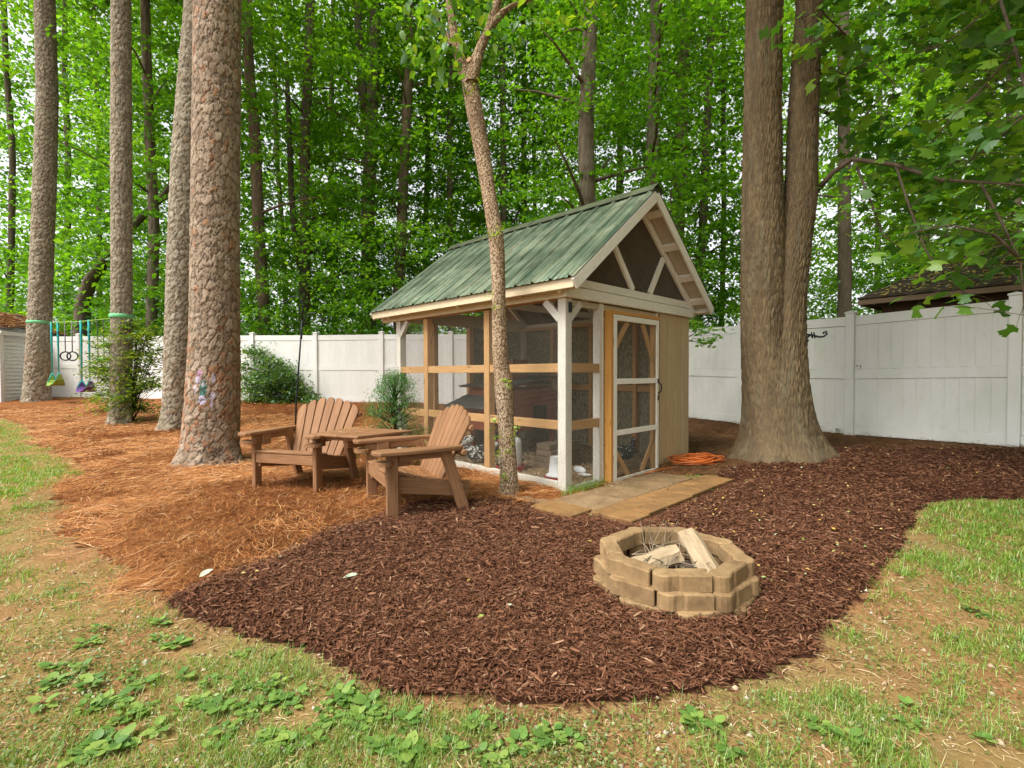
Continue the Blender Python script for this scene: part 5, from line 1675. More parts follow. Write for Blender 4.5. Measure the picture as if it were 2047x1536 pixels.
for rows, dy, sd_ in ((Lr, 0.02, 101), (Rr_, -0.03, 133)):
    c = pxctrl(rows, TY + dy, base)
    c[0, 2] = min(c[0, 2], g(*TREE_TWIN) - 0.1)
    sl_ = (c[-1, 0] - c[-3, 0]) / (c[-1, 2] - c[-3, 2])
    c = np.vstack([c, [[c[-1, 0] + sl_ * 9, c[-1, 1] + 0.3, c[-1, 2] + 10, c[-1, 3] * 0.55]]])
    V, F, col = trunk_mesh(c, 230, 0.027, 'furrow', 0.72, (4, 0.42, 2.4 if sd_ < 120 else 0.5), sd_, (0.0145, 0.15), 0.014, BR, None, 0.24)
    VV_.append(V); FF_.append(F + off); CC_.append(col); off += len(V)
mk('trunk', np.vstack(VV_), np.vstack(FF_), M['bark_furrow'], tw, True, {'col': np.vstack(CC_)})
# wall bracket hook on its right side
hb = thing('hanging_bracket', 'black scrolled iron plant bracket screwed to the twin-trunk tree', 'bracket', atY(1606, 672, 6.0))
hb0 = Vector(hb.location)
q = lambda px, py: atY(px, py, 6.0 - (px - 1606) * 0.0016) - hb0
tubeobj('back_plate', hb, [q(1605, 656), q(1606, 672), q(1607, 688)], 0.012, M['dark_metal'], 8)
tubeobj('scroll_arm', hb, [q(1606, 666), q(1614, 669), q(1625, 671), q(1638, 674), q(1647, 673), q(1653, 668), q(1651, 663), q(1646, 665), q(1647, 668)], 0.0125, M['dark_metal'], 8)
tubeobj('scroll_brace', hb, [q(1607, 686), q(1611, 678), q(1618, 671)], 0.0115, M['dark_metal'], 8)
tubeobj('scroll_brace', hb, [q(1608, 684), q(1613, 685), q(1616, 681), q(1613, 679)], 0.010, M['dark_metal'], 8)
for px in (1622, 1627): tubeobj('leaf_knob', hb, [q(px, 664), q(px + 1, 671), q(px + 2, 677)], [0.006, 0.013, 0.006], M['dark_metal'], 6)

def tulip_leaf(sc=1.0, droop=0.3, seed=0):
    """four-pointed lobed leaf with a notched tip, creased along the midrib"""
    half = [(0.0, 0.0), (0.10, 0.02), (0.26, -0.01), (0.60, 0.20), (0.34, 0.30), (0.27, 0.44), (0.50, 0.78), (0.26, 0.80), (0.10, 0.86), (0.0, 0.76)]
    rr = random.Random(seed)
    V = []; F = []
    mid = [(0.0, 0.0), (0.0, 0.30), (0.0, 0.55), (0.0, 0.74)]
    def bend(x, y):
        z = 0.10 * abs(x) - droop * y * y - 0.25 * droop * abs(x) ** 2 * 3 + 0.03 * math.sin(7 * x + 5 * y + seed)
        return (x * sc, y * sc, z * sc)
    for x, y in mid: V.append(bend(x, y))
    for s in (1, -1):
        b = len(V)
        for x, y in half[1:-1]: V.append(bend(s * x * rr.uniform(0.92, 1.08), y))
        idx = [b + i for i in range(8)]
        tri = [(0, idx[0], 1), (idx[0], idx[1], 1), (idx[1], idx[2], 1), (idx[2], idx[3], 1), (idx[3], idx[4], 1), (1, idx[4], 2), (idx[4], idx[5], 2), (idx[5], idx[6], 2), (idx[6], idx[7], 2), (2, idx[7], 3)]
        F += [t_ if s > 0 else t_[::-1] for t_ in tri]
    b = len(V)
    V += [(0.004, 0, 0), (-0.004, 0, 0), (-0.004, -0.40 * sc, 0.06 * sc), (0.004, -0.40 * sc, 0.06 * sc)]
    F.append((b, b + 1, b + 2, b + 3))
    return V, F
TUL = [meshdata('poplar_leaf', *tulip_leaf(1.0, d, k), M['poplar_leaf'], True) for k, d in enumerate((0.15, 0.35, 0.55))]
TW = [
    [(1630, 385, 6.1), (1665, 345, 5.9), (1705, 318, 5.7), (1790, 330, 5.3), (1880, 360, 4.9), (1960, 365, 4.6), (2080, 372, 4.2)],
    [(1790, 330, 5.3), (1820, 420, 5.1), (1850, 500, 4.9), (1885, 555, 4.8), (1935, 590, 4.7)],
    [(1960, 365, 4.6), (2000, 440, 4.4), (2040, 520, 4.3), (2050, 640, 4.2)],
    [(1640, 40, 6.1), (1760, -40, 5.4), (1900, -60, 4.8), (2000, 0, 4.5), (1900, 80, 4.6), (1830, 110, 4.7)],
    [(2000, 0, 4.5), (2030, 100, 4.3), (1960, 180, 4.4), (1900, 240, 4.5), (1850, 300, 4.7)],
    [(1640, 120, 6.1), (1690, 70, 5.5), (1640, 20, 5.2), (1590, 40, 5.0)],
    [(2030, 100, 4.3), (2060, 220, 4.1), (1990, 280, 4.2), (1930, 330, 4.4)],
    [(1705, 318, 5.7), (1740, 400, 5.5), (1765, 470, 5.3), (1830, 520, 5.2)],
    [(2040, 520, 4.3), (1990, 470, 4.3), (1900, 450, 4.5), (1800, 470, 4.6)],
    [(1638, 150, 6.1), (1660, 135, 5.9), (1690, 150, 5.7), (1740, 120, 5.5), (1790, 170, 5.4), (1760, 260, 5.4)],
]
mb = MB(); leafspots = []
rr = random.Random(5)
for i, tw_ in enumerate(TW):
    P = [atY(*p) - Vector(base) for p in tw_]
    r0 = 0.034 if i == 0 else 0.013
    mb.tube(P, [max(0.0035, r0 * (1 - j / len(P)) ** 0.8) for j in range(len(P))], 7)
    cnt = (22, 40, 26, 40, 34, 34, 26, 26, 30, 26)[i]
    for k in range(cnt):
        f = rr.uniform(0.25 if i in (0, 3) else 0.1, 1.0) * (len(P) - 1); j = min(int(f), len(P) - 2)
        p = P[j].lerp(P[j + 1], f - j)
        o_ = Vector((rr.gauss(0, 0.19), rr.gauss(0, 0.22), rr.gauss(-0.02, 0.13)))
        mb.tube([p, p + o_ * 0.6 + Vector((0, 0, 0.02)), p + o_], [0.003, 0.0022, 0.0015], 4, False)
        leafspots.append((p + o_, o_))
lm = mb.build('limb', M['limb'], tw, True)
leafspots = leafspots[:292]
for p, d in leafspots:
    o = bpy.data.objects.new('leaf', rr.choice(TUL)); link(o, tw)
    o.location = p; s = rr.uniform(0.085, 0.165); o.scale = (s, s, s)
    a = math.atan2(d.y, d.x) - math.pi / 2 + rr.gauss(0, 0.7)
    o.rotation_euler = (rr.gauss(-0.45, 0.35), rr.gauss(0, 0.35), a)
# the rest of the poplar foliage: further back, overhead, and unseen leaves added for shade
def tul_mass(n, fn, name, par, off_, size=(0.10, 0.17)):
    Ts = [np.array(tulip_leaf(1.0, d, k)[0]) for k, d in enumerate((0.15, 0.35, 0.55))]
    Fq = [f for f in tulip_leaf(1.0, 0.3, 0)[1] if len(f) == 3]
    Fq = np.array(Fq)
    P = fn(n)
    n = len(P)
    X, Y, Z = rotmats(n, 0.45)
    s = rng.uniform(*size, n)[:, None, None]
    T = np.array([Ts[i % 3][:20] for i in range(n)])
    V = (T[..., 0:1] * X[:, None] + T[..., 1:2] * Y[:, None] + T[..., 2:3] * Z[:, None]) * s + P[:, None] - np.array(off_)[None, None]
    F = (np.arange(n)[:, None, None] * 20 + Fq[None]).reshape(-1, 3)
    o = mk(name, V.reshape(-1, 3), F, M['poplar_mass'], par); o['kind'] = 'stuff'
    return o
def pop_pts(n):
    m_ = 300
    Y_ = rng.uniform(5.4, 9.5, m_); k_ = rng.uniform(0.62, 1.15, m_); z_ = rng.uniform(2.7, 8.5, m_)
    py_ = 747 - (z_ - EYE) / Y_ * FPX; px_ = 1023 + k_ * FPX
    gap = ((px_ - 1805) / 60) ** 2 + ((py_ - 130) / 150) ** 2 < 1
    low = py_ > 320 + 0.62 * (px_ - 1640)
    ok = ~gap & ~low
    C = np.stack([k_ * Y_, Y_, z_], 1)[ok]
    return spray_points(C, n // len(C), 0.5, 0.3)
tul_mass(4200, pop_pts, 'foliage', tw, base)
nc = 850
C = np.stack([rng.uniform(0.6, 12.0, nc), rng.uniform(-3.0, 11.5, nc), rng.uniform(0.0, 4.5, nc)], 1)  # crown above the view, spread and thickened to shade the right fence
C[:, 2] += np.maximum(7.4, 2.2 + 0.82 * C[:, 1])
V, F = leaves_at(spray_points(C, 44, 0.9, 0.3) - np.array(base), 0.24, 0.5)
o = mk('crown', V, F, M['poplar_mass'], tw); o['kind'] = 'stuff'
nc = 420
C = np.stack([rng.uniform(4.0, 12.0, nc), rng.uniform(-4.0, 7.0, nc), rng.uniform(2.4, 8.5, nc)], 1)  # unseen leaves added beside the camera to keep sky light off the fence
C = C[C[:, 0] > 1.2 * np.maximum(C[:, 1], 0) + 2.6]
V, F = leaves_at(spray_points(C, 44, 0.9, 0.3) - np.array(base), 0.24, 0.6)
o = mk('sky_block_foliage', V, F, M['poplar_mass'], tw); o['kind'] = 'stuff'

# --- slim yard tree in front of the coop
YT = 4.70
rows = [(996, 999, 1037), (960, 1000, 1035), (850, 996, 1028), (792, 990, 1024), (774, 988, 1031), (756, 988, 1020), (700, 984, 1015), (620, 984, 1011), (560, 983, 1010), (480, 978, 1008), (380, 962, 990), (300, 948, 979), (220, 932, 965), (170, 924, 956), (140, 920, 952)]
b = pxctrl(rows[:1], YT)[0]
yb = (float(b[0]), float(b[1]), tp(float(b[0]), float(b[1])) - 0.05)
yt = thing('yard_tree', 'slim crooked yard tree with speckled tan bark in front of the coop', 'tree', yb)
SPK = [(0.44, 0.315, 0.195), (0.56, 0.42, 0.28), (0.46, 0.42, 0.29)]
VL, FL_, CL_ = [], [], []; off = 0
def addtrunk(rows, Y, ns, dz, flare=0.0, seed=0, kn=True):
    global off
    c = pxctrl(rows, Y, yb) if not isinstance(rows, np.ndarray) else rows
    V, F, col = trunk_mesh(c, ns, dz, 'furrow', flare, (4, 0.3, 0.4), seed, (0.016, 0.018), 0.004, SPK, None, 0.08)
    VL.append(V); FL_.append(F + off); CL_.append(col); off += len(V)
addtrunk(rows, YT, 56, 0.012, 0.30, 3)
addtrunk([(165, 922, 948), (120, 910, 932), (90, 903, 922), (60, 898, 914), (0, 891, 905), (-80, 884, 896)], YT, 30, 0.02, 0, 5)
addtrunk([(165, 930, 955), (130, 936, 962), (105, 947, 968), (80, 958, 976), (60, 970, 986), (40, 984, 1000), (22, 1000, 1016), (10, 1022, 1034), (2, 1050, 1060), (-14, 1082, 1092)], YT - 0.05, 32, 0.02, 0, 7)
addtrunk([(62, 968, 984), (30, 978, 994), (0, 988, 1004), (-60, 1000, 1012)], YT - 0.03, 26, 0.02, 0, 9)
addtrunk([(92, 898, 912), (60, 880, 892), (45, 868, 878), (20, 862, 870)], YT + 0.05, 20, 0.03, 0, 10)
mk('trunk', np.vstack(VL), np.vstack(FL_), M['bark_speck'], yt, True, {'col': np.vstack(CL_)})
m = MB(); p = atY(938, 122, YT - 0.085) - Vector(yb); m.tube([p + Vector((0.03, 0.05, -0.01)), p + Vector((-0.005, -0.012, 0.008))], 0.026, 14); m.build('cut_stub', flat('cut_wood', (0.46, 0.28, 0.15), 0.8), yt)
def oval_leaf(k):
    V = []; F = []
    prof = [(0.0, 0.0), (0.20, 0.15), (0.27, 0.38), (0.22, 0.65), (0.09, 0.88), (0.0, 1.0)]
    z = lambda x, y: 0.22 * abs(x) - (0.12 + 0.12 * k) * y * y
    for x, y in prof: V.append((0, y, z(0, y)))
    for s in (1, -1):
        b_ = len(V)
        for x, y in prof[1:-1]: V.append((s * x, y, z(x, y)))
        for i in range(5):
            l0 = b_ + i - 1 if i > 0 else None; l1 = b_ + i if i < 4 else None
            f = [q_ for q_ in (i, l0, l1, i + 1) if q_ is not None]
            F.append(tuple(f) if s > 0 else tuple(f[::-1]))
    return V, F
OVL = [meshdata('oval_leaf', *oval_leaf(k), M['dog_leaf'], True) for k in range(3)]
cl_px = [(835, 20), (860, 60), (905, 30), (880, 95), (830, 85), (920, 95), (1005, 60), (930, 10), (870, 10), (960, 10), (1040, 40), (1085, 10), (905, 110), (850, 120), (985, 95), (1050, -10), (800, 0), (890, 140)]
for i in range(240):
    px, py = rr.choice(cl_px)
    p = atY(px + rr.gauss(0, 22), py + rr.gauss(0, 20), YT + rr.uniform(-0.45, 0.35)) - Vector(yb)
    o = bpy.data.objects.new('leaf', rr.choice(OVL)); link(o, yt)
    s = rr.uniform(0.065, 0.12); o.location = p; o.scale = (s, s, s); o.rotation_euler = (rr.gauss(-0.7, 0.5), rr.gauss(0, 0.4), rr.uniform(0, 6.28))
C = np.stack([rng.uniform(-1.6, 1.4, 46), rng.uniform(-1.0, 1.2, 46), rng.uniform(5.0, 7.2, 46)], 1)
V, F = leaves_at(spray_points(C, 24, 0.4, 0.3), 0.09, 0.6, 0.6)
o = mk('crown', V, F, M['sprout'], yt); o['kind'] = 'stuff'
for j, (px, py, w) in enumerate(((988, 465, 2.0), (1002, 455, 1.5), (978, 590, 1), (988, 612, 1.1), (1013, 768, 1.3), (1005, 760, 1), (992, 840, 1.2), (988, 870, 1.6), (1033, 860, 1.3), (1030, 875, 0.8), (992, 905, 1.3), (1018, 905, 1.2), (1024, 890, 0.9), (1005, 950, 0.9), (1012, 955, 1.2), (940, 185, 1.0), (952, 160, 1.1), (925, 110, 1.2))):
    P = np.array([list(atY(px + rr.gauss(0, 5 * w), py + rr.gauss(0, 4 * w), YT - 0.10 + rr.gauss(0, 0.015)) - Vector(yb)) for _ in range(int(7 * w))])
    V, F = leaves_at(P, 0.034 * w ** 0.3, 0.7, 0.55)
    mk('sprout', V, F, M['sprout'], yt)

# --- trees beyond the fence
FAR_COL = [(0.16, 0.120, 0.084), (0.28, 0.225, 0.165), (0.24, 0.23, 0.17)]
RED_COL = [(0.18, 0.110, 0.075), (0.30, 0.200, 0.142), (0.26, 0.21, 0.16)]
DRK_COL = [(0.085, 0.062, 0.044), (0.150, 0.112, 0.080), (0.14, 0.14, 0.09)]
far = [  # label, px at fence height, px at top, width px, depth, colour, crown
    ('slender straight brown trunk rising between the two left grey pines', 299, 294, 23, 17.0, FAR_COL, 0),
    ('reddish trunk just right of the thick painted pine', 524, 503, 24, 18.5, RED_COL, 1),
    ('dark twin-stemmed trunk directly behind the shepherd hook', 606, 622, 22, 20.0, DRK_COL, 2),
    ('tall trunk with a second stem left of the coop roof end', 738, 746, 27, 22.0, FAR_COL, 3),
    ('straight pale brown trunk just above the left end of the coop roof', 802, 812, 21, 21.0, RED_COL, 4),
    ('thin dark trunk midway between the pale trunk and the yard tree', 852, 848, 11, 25.0, DRK_COL, 5),
    ('thin brown trunk showing just right of the yard tree', 1002, 1003, 13, 24.0, FAR_COL, 6),
    ('grey slender trunk in a bright sky gap left of the tall grey poplar', 1045, 1050, 12, 27.0, FAR_COL, 7),
    ('thinnest pale trunk beside the bright sky gap above the roof', 1071, 1068, 8, 28.0, FAR_COL, 8),
    ('tall grey trunk rising directly behind the coop roof ridge', 1179, 1178, 33, 15.5, FAR_COL, 0),
    ('brown trunk above the peak of the coop gable', 1296, 1308, 26, 19.0, FAR_COL, 1),
    ('reddish mottled trunk right of the coop gable peak', 1345, 1368, 27, 22.0, RED_COL, 2),
    ('slanting dark trunk between the coop and the twin-trunk tree', 1386, 1424, 17, 20.5, DRK_COL, 3),
    ('thin dark trunk just left of the twin-trunk tree', 1440, 1450, 10, 24.0, DRK_COL, 4),
    ('dark shaggy trunk between the twin-trunk tree and the pavilion', 1687, 1688, 27, 17.0, DRK_COL, 5),
    ('grey pine trunk against open sky at the upper right', 1848, 1845, 22, 24.0, FAR_COL, 6),
    ('brown trunk behind the pavilion roof', 1984, 1976, 23, 22.0, RED_COL, 7),
    ('dark trunk at the right edge behind the pavilion', 2030, 2022, 28, 18.0, DRK_COL, 8),
    ('slim dark trunk at the left edge behind the shed', 18, 8, 15, 21.0, DRK_COL, 1),
    ('slim brown trunk behind the swing line', 128, 134, 14, 24.0, FAR_COL, 3),
    ('thin leaning trunk between the reddish trunk and the hook', 572, 548, 10, 25.0, FAR_COL, 5),
    ('thin straight trunk right of the hook against dark leaves', 668, 664, 11, 26.0, DRK_COL, 7),
    ('slim trunk left of the coop roof behind the yard-tree leaves', 905, 900, 12, 23.0, FAR_COL, 8),
    ('slim trunk beyond the gable peak and the grey poplar', 1236, 1240, 13, 25.0, DRK_COL, 2),
    ('slim trunk between the twin stems and the shaggy trunk', 1752, 1760, 12, 26.0, FAR_COL, 4),
    ('thin trunk left of the slim strapped pine', 196, 190, 12, 26.0, FAR_COL, 6),
]
for i, (lab, pb, pt, w, Y, cols, cr_) in enumerate(far):
    Xb = XY(pb, Y); zb_ = g(Xb, Y) - 0.1
    top_ = atY(pt, 0, Y)
    zt = top_.z + 4.0
    n_ = 7
    rnd = random.Random(i + 50)
    c = []
    for k in range(n_):
        f = k / (n_ - 1); z = (zt - zb_) * f
        xo = (top_.x - Xb) * (z / (top_.z - zb_))
        wob = 0.10 * math.sin(f * 5 + i) + rnd.uniform(-0.05, 0.05)
        c.append([xo + wob * (0 < k < n_ - 1), wob, z, w / 2 / FPX * Y * (1.12 - 0.42 * f) * math.cos(math.atan((pb - 1023.5) / FPX))])
    t = thing('forest_tree', lab, 'tree', (Xb, Y, zb_), 0, 'woodland trees beyond the fence')
    c = np.array(c)
    V, F, col = trunk_mesh(c, 26, 0.16, 'furrow', 0.35, (4, 0.3, i), 200 + i, (0.09, 0.35), 0.02, cols, None, 0.35)
    mbm = MB(); limbs(mbm, c, 9, 3.0, zt * 0.9, i + 9)
    if i in (2, 3):
        s = 1 if i == 3 else -1
        zz = (4.0, 11.0)[i == 3]
        x0 = np.interp(zz, c[:, 2], c[:, 0])
        mbm.tube([(x0, 0, zz), (x0 - 0.35 * 1, 0.05, zz + 1.6), (x0 - 0.5, 0, zz + 4), (x0 - 0.62, 0, zz + 9)], [c[0, 3] * 0.6, c[0, 3] * 0.58, c[0, 3] * 0.5, c[0, 3] * 0.35], 10)
    n0 = len(V)
    Fl = [tuple(int(q_) for q_ in f) for f in F] + [tuple(n0 + q_ for q_ in f) for f in mbm.F]
    V = np.vstack([V, np.array(mbm.V)])
    col = np.vstack([col, np.tile(np.array(cols[0]), (len(mbm.V), 1))])
    mk('trunk', V, Fl, M['bark_far'], t, True, {'col': col})
    o = bpy.data.objects.new('crown', CROWNS[cr_]); link(o, t)
    s = 0.88 + Y / 75 + rnd.uniform(-0.06, 0.08)
    o.scale = (s * 1.05, s, s * (0.9 + Y / 90)); o.location = (rnd.uniform(-0.5, 0.5), rnd.uniform(0.3, 1.2), 0)
# crooked dark trunk behind the swings
P = [atY(163, 660, 17.5), atY(165, 610, 17.5), atY(180, 560, 17.4), atY(212, 520, 17.4), atY(262, 455, 17.6), atY(330, 390, 18), atY(380, 300, 18.5)]
b0 = Vector((P[0].x, 17.5, g(P[0].x, 17.5) - 0.1))
t = thing('crooked_tree', 'dark crooked trunk leaning to the right above the swing line', 'tree', b0, 0, 'woodland trees beyond the fence')
c = np.array([[0, 0, 0, 0.24]] + [[*(p - b0), r_] for p, r_ in zip(P, (0.23, 0.22, 0.21, 0.19, 0.15, 0.11, 0.06))])
V, F, col = trunk_mesh(c, 24, 0.12, 'furrow', 0.2, (4, 0.3, 1), 300, (0.09, 0.35), 0.02, DRK_COL, None, 0.3)
mk('trunk', V, F, M['bark_far'], t, True, {'col': col})
o = bpy.data.objects.new('crown', CROWNS[2]); link(o, t); o.scale = (0.9, 0.8, 0.8); o.location = (2.0, 1.5, 1.0)

# leafy mass behind: sprays down to the fence, then the deep wood closing the view
n = 1500
C = np.stack([rng.uniform(-27, 22, n), rng.uniform(14.8, 24, n), 0.6 + rng.beta(1.15, 1.5, n) * 5.6], 1)
line = 12.4 + np.maximum(0, 2.15 - C[:, 0]) * 0.162 + 1.0
C = C[(C[:, 1] > line) & ~((C[:, 0] > 6.0) & (C[:, 1] < 17)) & ~((C[:, 0] < -13) & (C[:, 1] < 16.8))]
V, F = leaves_at(spray_points(C, 66, 0.80, 0.22), 0.14, 0.7)
o = mk('undergrowth', V, F, M['forest2']); o['kind'] = 'stuff'
n = 1750
C = np.stack([rng.uniform(-75, 75, n), rng.uniform(29, 52, n), rng.beta(1.0, 1.35, n) * 42], 1)
V, F = leaves_at(spray_points(C, 46, 1.7, 0.35), 0.42, 0.8)
o = mk('deep_woods', V, F, M['forest']); o['kind'] = 'stuff'
n = 700
C = np.stack([rng.uniform(-60, 60, n), rng.uniform(26, 60, n), rng.beta(1.0, 1.8, n) * 9], 1)
V, F = leaves_at(spray_points(C, 60, 2.0, 0.35), 0.32, 0.8)
o = mk('woodland_brush', V, F, M['forest2']); o['kind'] = 'stuff'

# --- yard shrubs
def shrub(name, label, loc, C, per, srad, leaf, mat, stems, tilt=0.5, aspect=0.5, flat_=0.3):
    t = thing(name, label, 'shrub', loc)
    mbm = MB()
    for k in stems: mbm.tube(k[0], k[1], 6)
    mbm.build('stems', M['dark_beam'], t, True)
    V, F = leaves_at(spray_points(np.array(C), per, srad, flat_), leaf, tilt, aspect)
    mk('foliage', V, F, mat, t)
    return t
# feathery shrub in front of the strapped pine
q0 = at(258, 846); loc = (q0[0], q0[1], q0[2])
Yc = float(q0[1]) - 0.1
C = []; stems = []
for i in range(120):
    py = rr.uniform(650, 822); wdt = 66 * math.sin(math.pi * min(1, (835 - py) / 200 + 0.08)) ** 0.7 + 8
    px = 258 + rr.uniform(-1, 1) * wdt
    p = atY(px, py, Yc + rr.uniform(-0.45, 0.25)) - Vector(loc)
    C.append(list(p))
    stems.append(([(rr.uniform(-.06, .06), rr.uniform(-.06, .06), 0), p * 0.5 + Vector((0, 0, 0.12)), p], [0.008, 0.006, 0.003]))
shrub('feathery_shrub', 'feathery yellow-green shrub growing at the foot of the slim strapped pine', loc, C, 64, 0.30, 0.075, M['nandina'], stems, 0.35, 0.4, 0.18)
# evergreen shrub by the fence behind the thick pine
q0 = at(528, 806); loc = (q0[0], q0[1], q0[2]); Yc = float(q0[1])
C = []; stems = []
for i in range(120):
    px = rr.uniform(478, 628); hmax = 812 - 118 * max(0.08, 1 - ((px - 492) / 140) ** 2) if px > 492 else 690
    py = rr.uniform(hmax, 808)
    p = atY(px, py, Yc + rr.uniform(-0.7, 0.25)) - Vector(loc); C.append(list(p))
    if i % 3 == 0: stems.append(([(rr.uniform(-.3, .3), 0, 0), p * 0.5 + Vector((0, 0, 0.1)), p], [0.010, 0.007, 0.003]))
shrub('evergreen_shrub', 'low evergreen shrub against the fence right of the thick painted pine', loc, C, 62, 0.32, 0.085, M['shrub'], stems, 0.7, 0.5, 0.4)
# cedar sapling at the coop's far corner
q0 = at(790, 942); loc = (float(q0[0]), float(q0[1]), float(q0[2])); Yc = float(q0[1])
C = []; stems = []
tipp = atY(788, 752, Yc) - Vector(loc)
stems.append(([(0, 0, 0), tipp * 0.5, tipp], [0.018, 0.010, 0.003]))
for i in range(210):
    f = rr.uniform(0.12, 1.0)
    a = rr.uniform(0, 6.28); r_ = 0.46 * (1 - f) ** 0.5 * rr.uniform(0.3, 1.05) + 0.02
    p = Vector(tipp) * f + Vector((r_ * math.cos(a), r_ * math.sin(a), 0.05))
    C.append(list(p)); stems.append(([Vector(tipp) * (f * 0.86), p], [0.005, 0.002]))
shrub('cedar_sapling', 'young bright green cedar sapling between the right chair and the coop corner', loc, C, 46, 0.10, 0.034, M['cedar'], stems, 0.9, 0.22, 0.8)
# maple sapling behind the coop's right corner
def star_leaf_pts():
    out = []
    for k in range(10):
        a = math.pi / 2 + k * math.pi / 5; r_ = 0.5 if k % 2 == 0 else 0.2
        out.append((r_ * math.cos(a), r_ * math.sin(a)))
    return out
def star_mass(P, size, tilt):
    n = len(P); X, Y, Z = rotmats(n, tilt); s = (size * rng.uniform(0.7, 1.25, n))[:, None, None]
    st = np.array([(0, 0)] + star_leaf_pts())
    V = P[:, None] + (st[None, :, 0:1] * X[:, None] + st[None, :, 1:2] * Y[:, None]) * s
    V[:, 0] += Z * s[:, 0] * 0.08
    tri = np.array([(0, 1 + k, 1 + (k + 1) % 10) for k in range(10)])
    return V.reshape(-1, 3), (np.arange(n)[:, None, None] * 11 + tri[None]).reshape(-1, 3)
loc = (2.62, 8.35, g(2.62, 8.35))
t = thing('maple_sapling', 'young maple with star-shaped leaves reaching past the right corner of the coop', 'tree', loc)
m = MB(); m.tube([(0, 0, -0.05), (0.02, 0, 1.0), (0.0, 0.05, 2.2), (0.1, 0.1, 4.2)], [0.035, 0.03, 0.022, 0.008], 8)
C = []
for px, py in ((1388, 655), (1402, 665), (1418, 662), (1432, 672), (1398, 685), (1412, 690), (1384, 640), (1422, 683), (1392, 610), (1400, 580), (1412, 550), (1395, 530), (1420, 520), (1404, 622)):
    p = atY(px + rr.gauss(0, 3), py + rr.gauss(0, 4), 7.9 + rr.uniform(-0.25, 0.3)) - Vector(loc); C.append(list(p))
    m.tube([(0.0, 0.03, max(0.6, p.z - 0.25)), p * 0.6 + Vector((0, 0, 0.45 * p.z - 0.02)), p], [0.010, 0.006, 0.003], 5)
for i in range(16): C.append([rr.uniform(-0.5, 0.7), rr.uniform(-0.3, 0.6), rr.uniform(2.4, 4.4)])
m.build('trunk', M['dark_beam'], t, True)
V, F = star_mass(spray_points(np.array(C), 16, 0.17, 0.45), 0.10, 0.6)
mk('crown', V, F, M['forest2'], t)
# small broad-leaved plants at the foot of the right fence
for (px, py, lab, s, nl) in ((1690, 868, 'glossy low green plant against the foot of the right fence', 1.0, 20), (1642, 864, 'smaller low green plant between the twin-trunk tree and the fence', 0.7, 11)):
    q0 = at(px, py)
    t = thing('young_plant', lab, 'plant', (q0[0], q0[1], tp(q0[0], q0[1])))
    mbm = MB()
    for k in range(nl):
        a = rr.uniform(0, 6.28); L = 0.13 * s * rr.uniform(0.5, 1.2); h = 0.10 * s * rr.uniform(0.3, 1.3)
        p = Vector((L * math.cos(a), L * math.sin(a), h))
        o = bpy.data.objects.new('leaf', OVL[k % 3]); link(o, t)
        o.location = p * 0.7; sc_ = 0.13 * s; o.scale = (sc_ * 1.2, sc_, sc_); o.rotation_euler = (rr.uniform(-0.2, 0.6), 0, a - math.pi / 2)
        mbm.tube([(0, 0, -0.02), p * 0.7], [0.004, 0.003], 5)
    mbm.build('stems', M['cedar'], t)

# ------------------------------------------------------------------ ground scatter
def polar(n, r0, r1, power, half=58):
    """points round the viewing side of the yard; area density falls as r^-power"""
    k = 2 - power
    u = rng.uniform(0, 1, n)
    r = (r0 ** k + u * (r1 ** k - r0 ** k)) ** (1 / k)
    a = np.radians(rng.uniform(-half, half, n))
    return r * np.sin(a), r * np.cos(a)
def blocked(x, y, pav_=True, pit_=True):
    lu, lv = coop_local(x, y)
    b = (lu > -0.02) & (lu < CW + 0.03) & (lv > -0.03) & (lv < CL + 0.03)
    if pav_: b |= (lu > -0.44) & (lu < 1.66) & (lv > -1.0) & (lv < 0)
    if pav_: b |= (lu > -0.64) & (lu < -0.34) & (lv > -0.57) & (lv < -0.13)
    if pit_: b |= np.hypot(x - PIT[0], y - PIT[1]) < 0.37
    return b
